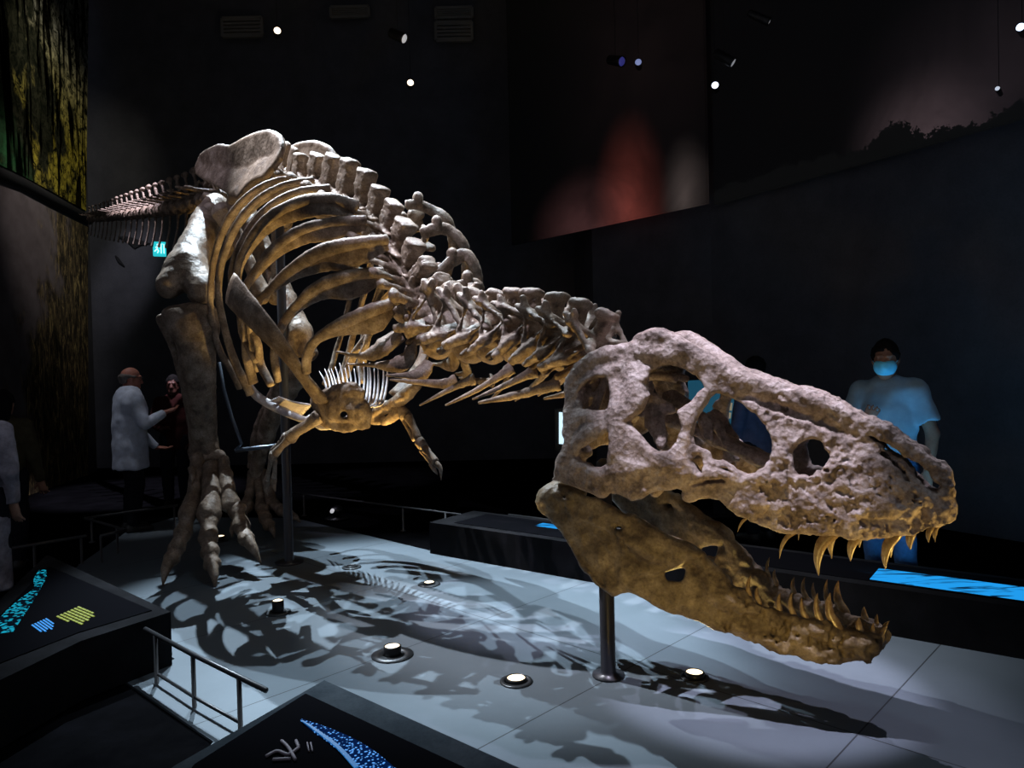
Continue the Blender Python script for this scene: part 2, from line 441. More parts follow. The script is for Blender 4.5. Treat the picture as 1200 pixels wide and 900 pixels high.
# maxilla: upper lip of the antorbital window, pillar between the windows, tooth-bearing rim
st(cW((640, 285), (760, 330), (880, 350), (1010, 350), (1100, 380)), [.02, .028, .03, .03, .03], k=.04)
st(cB((170, 400), (215, 500), (220, 580), (170, 670)), [.026, .022, .022, .03], k=.03)
st(cB((0, 690), (150, 700), (300, 710), (440, 680), (520, 610), (500, 520), (440, 450)), [.02, .024, .024, .024, .02, .02, .024], k=.04, extra=.004)
st([(860, 590), (880, 600), (900, 612), (937, 618), (960, 619), (990, 622), (1019, 626), (1045, 625), (1073, 620), (1090, 614)], .018, k=.03, extra=.004)
for i in range(15):                                   # sockets and the root swellings above them
    x = 868 + i * 15.2; y = ip(x, (868, 897, 937, 1000, 1045, 1090), (598, 611, 616, 622, 624, 612))
    st([(x, y), (x + 2 - 6, y - 22), (x - 16, y - 48)], [.013, .015, .008], extra=.010, k=.02, smooth=2)
    if i % 2: st([(x + 7, y + 3), (x + 4, y - 10)], [.010, .008], extra=.028, k=.01, smooth=0, cut=True)
# open the windows again through everything laid over them
for hi_, h in enumerate(sk_holes):
    h2 = poly_sdf(AA, CC, tr2(h)) + .004
    depth = 9. if hi_ == 7 else (.05 if hi_ in (5, 6, 8, 9) else .085)
    cutf = np.maximum(h2[:, None, :], (Wm - depth)[:, None, :] - g.ax[1][None, :, None])
    g.F[:] = smax(g.F, -cutf.astype(np.float32), .016)
# sutures and slots cut in
st(cM((745, -40), (800, 90), (865, 210), (910, 300), (965, 420)), [.006, .010, .014, .014, .012], extra=.02, k=.012, cut=True)
st(cA((820, 850), (900, 830), (985, 825)), [.006, .01, .008], extra=.03, k=.01, cut=True)
st(cB((20, 275), (120, 300), (250, 345), (400, 395), (520, 440), (600, 470)), [.012, .02, .022, .02, .014, .006], extra=.022, k=.02, cut=True)
st(cA((250, 420), (280, 350), (340, 310)), [.008, .012, .008], extra=.03, k=.01, cut=True)
r4 = random.Random(4)
for i in range(16):                                   # upright furrows above the teeth
    x = 930 + i * 10.2 + r4.uniform(-3, 3); yb = ip(x, (897, 937, 1000, 1045, 1090), (604, 610, 615, 616, 606)); h_ = r4.uniform(18, 48) * (1 if x < 1050 else .7)
    st([(x, yb), (x - 4 - h_ * .1, yb - h_ * .55), (x - 8 - h_ * .25, yb - h_)], [.006, .0085, .004], extra=.028, k=.012, smooth=2, cut=True)
for i in range(210):                                  # pits over the snout
    x = r4.uniform(890, 1075); lo_ = ip(x, (890, 1000, 1075), (462, 505, 575)); y = r4.uniform(lo_ + 12, 612)
    st([(x, y), (x + r4.uniform(-7, 3), y + r4.uniform(2, 9))], r4.uniform(.004, .0105), extra=.029, k=.008, smooth=0, cut=True)
# rostrum floor, palate, braincase, inner plates
g.chain([(1.60, 0, .99), (1.60, .035, .985)], [.05, .04], .04)
g.chain([(1.5, 0, 1.02), (1.2, 0, 1.0), (.95, 0, 1.06)], [.05, .06, .04], .04)
for a in (.92, 1.0, 1.08, 1.16, 1.24, 1.32, 1.4, 1.48):
    wv = float(SW(a, 1.0)); g.chain([(a, 0, 1.02), (a, wv, .99)], .03, .04)
g.ball((.16, 0, 1.50), (.17, .11, .14), .05)
g.chain([(.02, 0, 1.42), (-.06, 0, 1.40)], [.05, .045], .03)
g.chain([(.02, 0, 1.52), (.02, .22, 1.46), (.02, .33, 1.30)], [.06, .035, .03], .04, smooth=3)
g.chain([(.25, 0, 1.42), (.55, .02, 1.30), (.9, .02, 1.15)], [.05, .035, .03], .04)
def inner(pts, w, rad, **kw): g.chain([loc(x, y, ww) for (x, y), ww in zip(pts, w)], rad, .02, smooth=3, **kw)
inner(cA((560, 470), (610, 430), (640, 520), (650, 620)), (.16, .15, .17, .19), (.035, .045, .04, .02), flat=(V(0, 1, 0), 2.2))
inner(cA((600, 450), (680, 460), (720, 480)), (.16, .15, .14), (.035, .03, .012), flat=(V(0, 1, 0), 2.0))
inner(cA((620, 540), (660, 600), (660, 650)), (.17, .18, .2), (.035, .03, .015), flat=(V(0, 1, 0), 2.0))
inner(cA((600, 310), (660, 300), (730, 320)), (.10, .08, .08), (.02, .028, .02))
inner(cW((170, 360), (210, 450), (240, 560)), (.10, .12, .13), (.02, .03, .02))
inner(cW((240, 360), (300, 450), (380, 580)), (.05, .06, .08), (.02, .024, .02))
for a, c in ((.45, 1.05), (.62, 1.04)):
    g.chain([(a, .28, c - .02), (a + .05, .16, c + .05), (a + .1, .05, c + .08)], [.03, .028, .02], .03, smooth=3)
def rough_w(P, v):
    sn = sstep((P[:, 0] - .8) / .25)
    return v * (.45 + .75 * sn)
g.rough(.010, 7, 2, 9)
g.rough(.0060, 34, 4, 3, rough_w)
gF = g.F
g2 = Grid((g.lo[0], -g.ax[1][-1], g.lo[2]), (g.ax[0][-1], g.ax[1][-1], g.ax[2][-1]), g.h)
g2.F = np.concatenate([gF[:, :0:-1, :], gF], 1); g2.n = np.array(g2.F.shape)
def sk_world(v): return SQ + np.outer(v[:, 0], SA) + np.outer(v[:, 1], SB) + np.outer(v[:, 2], V(0, 0, 1))
vv, ff = g2.mesh()
ff = ff[:, ::-1]      # SA, SB, up is a left-handed frame
SKULL = link_mesh('skull', sk_world(vv), ff, SKULLBONE, ROOT)
SKULL['label'] = 'pitted grey-brown skull with large eye and snout openings'

# ---------------------------------------------------------------- lower jaw
jw_out = cJ((35, 115), (60, 85), (110, 40), (140, 28), (190, 50), (260, 75), (330, 95), (400, 130), (460, 160), (525, 200), (600, 255), (700, 312), (780, 342), (850, 372), (890, 430), (970, 510)) \
    + cT((130, 425), (180, 465), (250, 512), (330, 556), (400, 588), (490, 615), (560, 632), (640, 642), (720, 668), (830, 690), (905, 708), (930, 725), (900, 762), (850, 800), (780, 833), (700, 845), (600, 835), (500, 810), (400, 780), (300, 740), (200, 705), (100, 680), (0, 645)) \
    + cJ((740, 690), (640, 660), (560, 620), (500, 580), (430, 585), (360, 540), (300, 470), (260, 410), (220, 340), (180, 260), (130, 200), (75, 170))
jw_holes = [cJ((852, 402), (800, 435), (745, 462), (700, 482), (705, 500), (745, 498), (790, 462), (845, 420)),
            cJ((440, 250), (470, 245), (482, 262), (455, 272))]
g = Grid((-.26, 0, .2), (1.48, .44, 1.10), .0065)
AA, CC = np.meshgrid(g.ax[0], g.ax[2], indexing='ij')
pd = poly_sdf(AA, CC, tr2(jw_out, JWf))
for h in jw_holes: pd = smax(pd, -poly_sdf(AA, CC, tr2(h, JWf)), .015)
Wm = JWf(AA, CC)
sh = np.abs(g.ax[1][None, :, None] - Wm[:, None, :]) - .026
g.F[:] = smax(pd[:, None, :] * np.ones_like(sh), sh, .035)
def sj(pts, rad, extra=0.0, k=.03, smooth=3, **kw): st(pts, rad, JWf, extra, k, smooth, **kw)
sj(cJ((525, 215), (600, 270), (700, 325), (800, 360), (870, 420), (970, 520)), [.03, .034, .03, .03, .028, .025], extra=-.005)
sj(cJ((220, 190), (300, 220), (400, 265), (460, 300), (540, 330)), [.014, .018, .022, .03, .02], extra=.022)          # surangular shelf
sj(cJ((90, 120), (150, 110), (200, 100), (215, 150), (290, 205)), [.035, .045, .04, .04, .02], extra=-.02, k=.02)     # joint
sj(cJ((60, 150), (150, 225), (230, 350), (320, 470), (420, 575)), [.02, .024, .026, .028, .02], extra=.006)
sj(cJ((560, 340), (640, 370), (720, 400), (790, 420)), [.03, .032, .03, .018], extra=.004, k=.05)
sj(cJ((640, 330), (760, 370), (850, 395)), [.014, .018, .014], extra=.018)
sj(cT((60, 470), (200, 540), (330, 600), (450, 650), (600, 690), (720, 720), (860, 740)), [.03, .03, .028, .028, .03, .03, .02], extra=.006, k=.05)
sj(cT((100, 640), (300, 700), (500, 760), (680, 800), (800, 790)), [.022, .024, .026, .03, .026], extra=.0, k=.05)
sj(cJ((470, 320), (520, 400), (600, 440), (690, 460)), [.012, .016, .014, .012], extra=.034, k=.02, cut=True)
sj(cJ((250, 250), (320, 330), (400, 420), (430, 520)), [.012, .02, .02, .014], extra=.036, k=.03, cut=True)
for i in range(13):
    x = 868 + i * 12.6; y = ip(x, (862, 897, 934, 969, 1014), (695, 716, 728, 734, 745)) + 4
    sj([(x, y), (x - 1, y + 14), (x - 2, y + 24)], [.013, .014, .008], extra=.012, k=.018, smooth=2)
    if i % 2 == 0: sj([(x + 6, y + 3), (x + 5, y + 20)], [.008, .010], extra=.030, k=.01, smooth=0, cut=True)
r5 = random.Random(15)
for i in range(70):
    x = r5.uniform(840, 1025); y0 = ip(x, (840, 870, 920, 1025), (700, 712, 735, 752)); y1 = ip(x, (840, 920, 980, 1025), (732, 758, 770, 756)); y = r5.uniform(y0, max(y0 + 2, y1))
    sj([(x, y), (x - 2, y + 4)], r5.uniform(.003, .007), extra=.030, k=.008, smooth=0, cut=True)
for q in (((730, 372), (800, 378), (858, 392)), ((715, 395), (770, 412), (812, 424)), ((695, 415), (745, 435), (785, 446))):
    sj(cJ(*q), [.016, .014, .007], extra=.026, k=.012)
sj(cJ((300, 255), (390, 320), (450, 410)), [.03, .045, .03], extra=.058, k=.04, cut=True)
sj(cJ((865, 395), (810, 432), (745, 470), (660, 492), (560, 500), (500, 520)), [.008, .012, .014, .010, .010, .012], extra=.030, k=.012, cut=True)
sj(cJ((215, 330), (290, 440), (370, 530)), [.008, .010, .008], extra=.03, k=.012, cut=True)
for q, r_ in (((95, 95), .03), ((150, 85), .026), ((190, 120), .03), ((120, 140), .028), ((205, 165), .02)):
    sj(cJ(q, (q[0] + 8, q[1] + 6)), r_, extra=.02, k=.012, smooth=0)
sj(cJ((150, 60), (180, 100), (170, 140)), .014, extra=.035, k=.01, cut=True); sj(cJ((80, 110), (120, 115)), .010, extra=.03, k=.01, cut=True)
for q in (((940, 520), (1010, 590), (1090, 640)), ((900, 560), (980, 640)), ((1000, 640), (1080, 690))):
    sj(cJ(*q), .012, extra=.016, k=.02)
# chin, where both halves meet
g.chain([(1.20, 0, .36), (1.33, 0, .385), (1.375, 0, .415)], [.055, .05, .035], .05)
g.chain([(1.30, 0, .40), (1.28, .10, .40)], [.045, .04], .04)
g.chain([(-.10, .34, .98), (-.06, .28, 1.0), (.02, .22, .98)], [.05, .05, .03], .03)
g.rough(.009, 24, 3, 5, lambda P, v: v * (.35 + .8 * sstep((P[:, 0] - .55) / .3)))
g.rough(.012, 8, 3, 19)
g2 = Grid((g.lo[0], -g.ax[1][-1], g.lo[2]), (g.ax[0][-1], g.ax[1][-1], g.ax[2][-1]), g.h)
g2.F = np.concatenate([g.F[:, :0:-1, :], g.F], 1); g2.n = np.array(g2.F.shape)
vv, ff = g2.mesh(); ff = ff[:, ::-1]
JAW = link_mesh('lower_jaw', sk_world(vv), ff, JAWBONE, ROOT)
JAW['label'] = 'golden-brown lower jaw hanging open'

# ---------------------------------------------------------------- teeth
def tooth(base, tip, wpx, wf, par, bow, inset, mirror=True):
    b = tr(base[0], base[1], wf, inset); p = tr(tip[0], tip[1], wf, inset * 1.2)
    ax = p - b; L = np.linalg.norm(ax)
    side = unit(np.cross(ax, V(0, 1, 0)))
    Y = np.dot(sk_world(b[None])[0] - EYE, FW); r0 = wpx / FPX * Y / 2 * 1.15
    P = [b - ax * .22, b, b + ax * .35 + side * bow * L, b + ax * .7 + side * bow * L * .85, p]
    R = [r0 * .9, r0, r0 * .86, r0 * .55, r0 * .06]
    v, f = loft(P, R, 14, 5, .72, side)
    v = np.array(v)
    for s in ((1, -1) if mirror else (1,)):
        w = v.copy(); w[:, 1] *= s
        fa = [q[::-1] for q in f] if s > 0 else f
        link_mesh('tooth', sk_world(w), fa, TOOTH, par)
def cT1(x, y): return cT((x, y))[0]
def cC1(x, y): return cC((x, y))[0]
for b, p, w, bow in (((264, 100), (190, 187), 17, -.12), ((490, 175), (400, 320), 24, -.13), ((676, 180), (597, 405), 58, -.14), ((798, 200), (757, 333), 46, -.10),
                     ((985, 195), (932, 375), 52, -.10), ((1063, 190), (1058, 275), 40, -.06), ((1160, 165), (1150, 240), 27, -.08), ((1192, 150), (1183, 236), 25, -.08)):
    tooth(cT1(*b), cT1(*p), w / 4.2857, SW, SKULL, bow, -.006)
for b, p, w, bow in (((252, 508), (258, 398), 22, .10), ((298, 535), (290, 460), 24, .10), ((402, 580), (405, 492), 26, .08), ((474, 604), (465, 490), 27, .12), ((540, 626), (513, 515), 28, .10),
                     ((614, 645), (592, 492), 33, .10), ((690, 660), (655, 492), 48, .12), ((806, 685), (800, 615), 34, .05), ((872, 705), (874, 640), 22, .05)):
    tooth(cT1(*b), cT1(*p), w / 4.2857, JWf, JAW, bow, -.004)
for b, p, w, bow in (((1000, 670), (1052, 545), 44, .10),):
    tooth(cC1(*b), cC1(*p), w / 7.5, JWf, JAW, bow, -.004)
# ---------------------------------------------------------------- body plane (mid plane of trunk, neck and tail)
BO = V(-2.9, 7.3, 0); BD = unit(V(1, -1, 0)); BL = unit(V(-1, -1, 0)); ZU = V(0, 0, 1)
def bt(x, y, w=0.0): return on_plane(x, y, BO + BL * w, BL)
def mir(p): p = np.asarray(p, float); d = (p - BO) @ BL; return p - 2 * np.multiply.outer(d, BL)
def b_world(v): return BO + np.outer(v[:, 0], BD) + np.outer(v[:, 1], BL) + np.outer(v[:, 2], ZU)
def b_loc(p): q = p - BO; return V(q @ BD, q @ BL, q[2])

def bone_mesh(name, chains, vox, mat, parent, rough=.006, fr=18, seed=0, k=.03, cuts=(), mirror=False, label=None):
    """chains: list of (world points, radii[, flat]); one smooth lumpy bone"""
    A_ = np.vstack([np.atleast_2d(c[0]) for c in chains]); rm = max(np.max(c[1]) for c in chains)
    g = Grid(A_.min(0) - rm - .04, A_.max(0) + rm + .04, vox)
    for c in chains: g.chain(c[0], c[1], k, smooth=3 if len(np.atleast_2d(c[0])) > 2 else 0, flat=c[2] if len(c) > 2 else None)
    for c in cuts: g.chain(c[0], c[1], .02, cut=True)
    if rough: g.rough(rough, fr, 3, seed)
    v, f = g.mesh()
    o = link_mesh(name, v, f, mat, parent)
    if label: o['label'] = label
    return o

# vertebra patterns: x to the head, y to the side, z up; z = 0 where the spine leaves the arch
def proto(kind, seed):
    r = random.Random(seed); j = lambda q: q * r.uniform(.88, 1.12)
    g = Grid((-.30, -.42, -.42), (.30, .42, .50), .0095)
    def plate(xs, z0, z1, ty, sweep=0.0, lean=0.0):
        """a thin upright plate of bone between two x edges, thickness ty"""
        sl, X, Y, Z = g._box([(xs[0] - .05 + min(0, sweep), -ty, z0), (xs[1] + .05, ty, z1)], .06)
        u = (Z - z0) / (z1 - z0); x = X - sweep * u
        d = np.maximum(np.maximum(xs[0] - x, x - xs[1]), np.maximum(z0 - Z, Z - z1)); d = smax(d, np.abs(Y) - ty * (.80 + .20 * u), .03)
        g.F[sl] = smin(g.F[sl], d.astype(np.float32), .03)
    if kind == 'back':
        g.chain([(-.10, 0, -.19), (0, 0, -.19), (.10, 0, -.19)], [.105, .072, .105], .012)
        for x in (-.10, .10): g.chain([(x, 0, -.19), (x * 1.08, 0, -.19)], [.112, .108], .008)
        g.chain([(-.02, 0, -.12), (-.01, 0, .0)], [.065, .055], .04)
        plate((-j(.068), j(.064)), -.05, .36, .060)
        g.chain([(-.025, 0, .325), (.02, 0, .325)], [.052, .050], .03); g.chain([(-.055, 0, .05), (-.055, 0, .33)], [.024, .030], .015); g.chain([(.05, 0, .05), (.05, 0, .33)], [.022, .030], .015)
        for y_ in (-.026, .026): g.chain([(-.045, y_, .34), (.042, y_, .335)], .022, .02)
        for s in (1, -1):
            g.chain([(-.01, 0, -.04), (-.03, s * .15, .01), (-.06, s * .28, .045)], [.055, .042, .038], .025, smooth=3, flat=(V(0, 0, 1), 1.2))
            g.ball((-.06, s * .295, .045), (.055, .034, .044), .02)
            g.chain([(-.02, s * .03, -.03), (.11, s * .05, .0), (.14, s * .055, .015)], [.038, .026, .02], .02); g.chain([(-.02, s * .03, .0), (-.13, s * .05, .04), (-.15, s * .05, .06)], [.038, .026, .022], .02)
            g.ball((.055, s * .13, -.085), (.035, .028, .04), .015); g.chain([(.04, s * .06, -.10), (.055, s * .13, -.085)], [.035, .03], .02)
            g.chain([(-.06, s * .22, .03), (-.02, s * .06, -.13)], [.010, .016], .015); g.chain([(.0, s * .22, .03), (.04, s * .07, -.12)], [.009, .014], .015)
            g.ball((0, s * .075, -.16), (.045, .018, .035), .01, cut=True)
    elif kind == 'neck':
        g.chain([(-.10, 0, -.17), (0, 0, -.17), (.10, 0, -.16)], [.098, .068, .098], .012)
        for x in (-.10, .10): g.chain([(x, 0, -.165), (x * 1.1, 0, -.165)], [.104, .10], .008)
        g.chain([(-.01, 0, -.12), (-.01, 0, .0)], [.06, .055], .04)
        plate((-j(.055), j(.035)), -.02, .17, .034, -.03)
        g.chain([(-.085, -.03, .19), (-.03, 0, .20), (-.03, .03, .195)], [.034, .040, .034], .015); g.chain([(-.095, 0, .05), (-.105, 0, .17)], [.016, .024], .01)
        for s in (1, -1):
            g.chain([(0, s * .03, .01), (.08, s * .12, .05), (.15, s * .15, .055)], [.042, .035, .026], .025, smooth=3, flat=(V(0, 0, 1), 1.3))
            g.chain([(0, s * .03, .02), (-.09, s * .14, .07), (-.17, s * .17, .10)], [.042, .036, .024], .025, smooth=3, flat=(V(0, 0, 1), 1.3))
            g.chain([(-.12, s * .155, .09), (-.15, s * .165, .155)], [.028, .016], .012)
            g.chain([(.14, s * .15, .05), (-.15, s * .165, .09)], .018, .015)
            g.chain([(.02, s * .06, -.05), (.02, s * .17, -.13), (-.03, s * .22, -.24)], [.042, .034, .022], .02, smooth=3, flat=(V(1, 0, 0), .75))
            g.chain([(.06, s * .08, -.19), (.07, s * .15, -.24)], [.032, .024], .015)
            g.chain([(-.1, s * .15, .06), (-.03, s * .18, -.12)], [.010, .014], .015); g.chain([(.09, s * .13, .04), (.03, s * .17, -.12)], [.010, .014], .015)
            g.ball((0, s * .08, -.14), (.045, .02, .035), .01, cut=True); g.ball((.0, s * .10, .02), (.05, .03, .02), .015, cut=True)
    else:
        g.chain([(-.11, 0, -.14), (0, 0, -.14), (.11, 0, -.14)], [.092, .062, .092], .012)
        g.chain([(-.01, 0, -.10), (-.02, 0, .0)], [.048, .035], .03)
        plate((-.045, .02), -.02, .22, .018, -.11)
        g.chain([(-.16, 0, .235), (-.09, 0, .235)], [.032, .030], .015)
        for s in (1, -1):
            g.chain([(-.01, s * .03, -.06), (-.05, s * .14, -.05), (-.11, s * .27, -.03)], [.034, .022, .024], .015, smooth=3, flat=(V(0, 0, 1), 1.5))
            g.chain([(.02, s * .03, .0), (.15, s * .045, .05)], [.026, .016], .015)
            g.chain([(-.04, s * .02, .03), (-.14, s * .03, .06)], [.022, .016], .015)
    g.rough(.007, 9, 2, seed); g.rough(.005, 30, 3, seed + 5)
    v, f = g.mesh(); o = link_mesh('x', v, f, BONE, None, center=(0, 0, 0)); me = o.data; bpy.data.objects.remove(o); me.name = kind + '_vertebra'
    return me
PRO = {k: [proto(k, 11 * i + j) for j in range(3)] for i, k in enumerate(('back', 'neck', 'tail'))}
def put(name, me, pos, fwd, up, s):
    z = unit(up); x = unit(fwd - z * np.dot(fwd, z)); y = np.cross(z, x)
    o = bpy.data.objects.new(name, me); COL.objects.link(o); o.parent = ROOT
    s = np.broadcast_to(np.asarray(s, float), (3,)); q = pos - origin_of(ROOT)
    o.matrix_local = Matrix([[x[i] * s[0], y[i] * s[1], z[i] * s[2], q[i]] for i in range(3)] + [[0, 0, 0, 1]])
    return o
# trunk and neck: (base px, spine-top px, kind, width scale)
VB = [((322, 197), (331, 160), 'back', .8), ((329, 200), (338, 166), 'back', .8), ((338, 206), (346, 172), 'back', .8), ((349, 213), (353.5, 179), 'back', .85), ((366, 217), (374, 179), 'back', .9),
      ((382, 223), (393, 180), 'back', .95), ((403, 232), (412, 185), 'back', 1), ((422, 243), (431, 197), 'back', 1.0), ((438, 253), (447, 217), 'back', 1.0), ((453, 268), (464, 235), 'back', .95),
      ((464, 292), (477, 257), 'back', .95), ((475, 316), (489, 281), 'back', .92), ((484, 332), (505, 305), 'back', .9), ((491, 346), (522, 326), 'back', .9),
      ((503, 361), (536, 338), 'back', .85), ((525, 370), (549, 350), 'neck', .95), ((552, 376), (567, 353), 'neck', .95), ((577, 377), (588, 355), 'neck', .95), ((601, 377), (607, 356), 'neck', .95),
      ((627, 378), (630, 356), 'neck', .95), ((652, 384), (657, 363), 'neck', 1.0), ((674, 391), (683, 369), 'neck', 1.05), ((697, 402), (708, 388), 'neck', .95)]
VP = [(bt(*b), bt(*t)) for b, t, k, s in VB]
for i, (b, t, k, s) in enumerate(VB):
    p, q = VP[i]; fwd = VP[min(i + 1, len(VP) - 1)][0] - VP[max(i - 1, 0)][0]
    up = q - p; L = np.linalg.norm(up)
    hn = .38 if k == 'back' else .22
    gap = np.linalg.norm(fwd) / (2 if 0 < i < len(VP) - 1 else 1)
    sx = min(1.05, max(.62, gap / .215)) * (1 if i > 3 else .8)
    if 10 <= i <= 14: s *= 1.2; sx *= 1.12
    if k == 'neck': s *= 1.22; sx *= 1.12
    if i < 3: s *= .45
    put('back_vertebra' if k == 'back' else 'neck_vertebra', PRO[k][i % 3], p, fwd, up, (sx, s, max(.55, min(1.15, L / hn))) if k == 'back' else (sx * .95, s, max(.85, min(1.3, L / hn))))
# tail
tz = lambda x: ip(x, (105, 118, 160, 222, 245), (251, 249, 240, 226, 218))
TP = []; t = -.15
for i in range(23):
    h = BO + BD * t; x = 600 + FPX * h[0] / h[1]
    h = h + V(0, .10, 0) * max(0, -t - 3) ** 1.6
    TP.append(on_plane(x, tz(x), h, BL)); t -= .25 - .004 * i
for i in range(len(TP) - 1):
    s = 1.0 - .026 * i; fwd = TP[max(i - 1, 0)] - TP[i + 1]
    put('tail_vertebra', PRO['tail'][i % 3], TP[i], fwd, ZU, (s * .95, s, s))
    if i > 1:
        a = TP[i] - ZU * .24 * s - unit(fwd) * .1; fl = unit(fwd)
        v, f = loft([a, a - ZU * .16 * s - fl * .03, a - ZU * .34 * s - fl * .12, a - ZU * .40 * s - fl * .16], [.026 * s, .020 * s, .022 * s, .03 * s], 8, 4, .6, fl)
        link_mesh('chevron', v, f, BONE, ROOT)

# ---------------------------------------------------------------- ribs
RIBS = [
    ([(347, 212, .2), (322, 214, .35), (295, 228, .5), (270, 255, .6), (254, 295, .65), (248, 335, .65), (249, 375, .62), (258, 410, .55), (270, 432, .48), (282, 455, .4)], [.05, .042, .042, .042, .040, .038, .036, .034, .034, .036]),
    ([(368, 214, .2), (335, 219, .38), (303, 236, .52), (278, 265, .62), (262, 305, .67), (257, 345, .66), (264, 385, .6), (276, 425, .52), (294, 462, .4)], [.05, .048, .046, .044, .042, .040, .040, .040, .042]),
    ([(387, 224, .22), (350, 227, .4), (318, 243, .55), (292, 272, .65), (275, 310, .68), (274, 345, .66), (288, 380, .58), (289, 415, .5), (297, 449, .42)], [.055, .05, .048, .046, .044, .042, .045, .045, .045]),
    ([(417, 247, .25), (387, 236, .4), (352, 240, .5), (317, 257, .6), (293, 285, .66), (279, 320, .66), (283, 360, .6), (302, 400, .5), (305, 425, .46), (318, 452, .42)], [.085, .075, .07, .065, .055, .045, .042, .04, .04, .035]),
    ([(429, 261, .25), (387, 264, .42), (352, 273, .52), (321, 294, .6), (297, 324, .64), (284, 350, .62), (285, 390, .56), (300, 425, .5)], [.055, .065, .065, .06, .05, .042, .04, .03]),
    ([(455, 284, .25), (410, 291, .42), (375, 300, .52), (340, 320, .6), (317, 341, .62), (303, 354, .6), (294, 385, .55), (302, 435, .45)], [.055, .085, .085, .065, .052, .05, .045, .03]),
    ([(450, 322, .22), (410, 328, .4), (375, 338, .5), (350, 358, .56), (331, 383, .58), (322, 415, .55), (326, 447, .48)], [.055, .085, .07, .055, .048, .042, .03]),
    ([(460, 359, .2), (437, 368, .34), (410, 378, .42), (385, 389, .48), (367, 404, .52), (360, 421, .52), (359, 437, .5)], [.06, .085, .075, .055, .05, .045, .04]),
]
for i, (pts, rd) in enumerate(RIBS):
    P = np.array([bt(*q) for q in pts]); rd = np.array(rd); u = np.linspace(0, 1, len(P))
    R = rd * np.interp(u, (0, .1, .5, 1), (.62, .52, .66, .95)); bw = rd * np.interp(u, (0, .15, .5, .75, 1), (.55, .95, .62, .2, .02)) * (1.0 if i > 2 else .6)
    for s in ((1, -1) if i < 5 else (1,)):
        Q = P if s > 0 else mir(P); W_ = np.cross(np.tile(BD, (len(Q), 1)), np.gradient(Q, axis=0)); W_ = W_ / np.linalg.norm(W_, axis=1)[:, None] * (1 if W_[1][2] < 0 else -1)
        v, f = loft(Q - W_ * (rd * .35)[:, None] * np.interp(u, (0, .6, 1), (1, .5, 0))[:, None], R, 12, 8, np.linspace(.7, .62, len(rd)), W_, .10, i)
        v2, f2 = loft(Q - W_ * (rd * .35)[:, None] + W_ * (R * .5 + bw * .75)[:, None] - BD * .012, bw, 12, 8, .17, W_, .08, i + 50)
        n0 = len(v); v = v + v2; f = f + [tuple(k + n0 for k in q) for q in f2]
        link_mesh('rib', v, f, BONE, ROOT)
for i, (pts, rd) in enumerate([([(476, 240, -.10), (490, 240, -.20), (505, 246, -.30), (521, 256, -.38), (529, 272, -.45), (530, 300, -.5), (518, 345, -.5)], [.04, .045, .05, .06, .055, .045, .04]),
                               ([(494, 274, -.10), (512, 268, -.22), (526, 270, -.32), (540, 282, -.40), (546, 300, -.45), (544, 340, -.5)], [.045, .05, .05, .055, .05, .04]),
                               ([(512, 322, -.10), (530, 306, -.24), (546, 299, -.32), (557, 314, -.38), (561, 335, -.42), (553, 375, -.42)], [.045, .05, .055, .055, .045, .035]),
                               ([(530, 340, -.10), (548, 333, -.2), (561, 336, -.28), (563, 352, -.32), (560, 385, -.34)], [.045, .05, .05, .045, .03])]):
    P = np.array([bt(*q) for q in pts]); rd = np.array(rd)
    v, f = loft(P, rd * .9, 12, 7, np.linspace(.45, .36, len(rd)), np.cross(np.tile(BD, (len(P), 1)), np.gradient(P, axis=0)), .12, i + 90)
    k_ = len(v); v2, f2 = loft([P[1] - ZU * .02, P[1] + ZU * .06, P[1] + ZU * .09], [.03, .038, .022], 10, 3, .9, None, .1, i); v = v + v2; f = f + [tuple(q + k_ for q in t_) for t_ in f2]
    link_mesh('rib', v, f, BONE, ROOT)
SHORT = [([(470, 392, .18), (452, 404, .26), (440, 413, .3), (420, 417, .34), (394, 412, .38)], [.05, .06, .05, .016, .006]),
         ([(482, 402, .16), (478, 420, .2), (462, 428, .24), (440, 428, .28), (408, 427, .34)], [.045, .06, .045, .016, .006]),
         ([(503, 424, .15), (493, 438, .2), (478, 440, .24), (452, 440, .3)], [.045, .05, .022, .006]),
         ([(535, 447, .15), (522, 450, .2), (490, 448, .24), (457, 445, .3)], [.05, .034, .018, .006]),
         ([(556, 444, .15), (545, 448, .18), (520, 460, .24), (492, 475, .3)], [.04, .028, .016, .006]),
         ([(600, 431, .15), (585, 441, .19), (555, 459, .24), (522, 475, .3)], [.045, .026, .016, .006]),
         ([(628, 434, .15), (612, 442, .19), (585, 455, .24), (554, 468, .28)], [.045, .026, .017, .006]),
         ([(655, 449, .16), (640, 454, .2), (605, 463, .25), (561, 472, .28)], [.046, .03, .024, .008])]
for i, (pts, rd) in enumerate(SHORT):
    P = np.array([bt(*q) for q in pts])
    for s in (1, -1):
        Q = P if s > 0 else mir(P); rd_ = np.array(rd) * (1.15 if i < 3 else 1.0)
        v, f = loft(Q, rd_, 10, 6, np.interp(np.linspace(0, 1, len(Q)), (0, .5, 1), (.30, .38, .8)), np.cross(np.gradient(Q, axis=0), np.tile(BL, (len(Q), 1))), .16, i)
        link_mesh('neck_rib', v, f, BONE, ROOT)

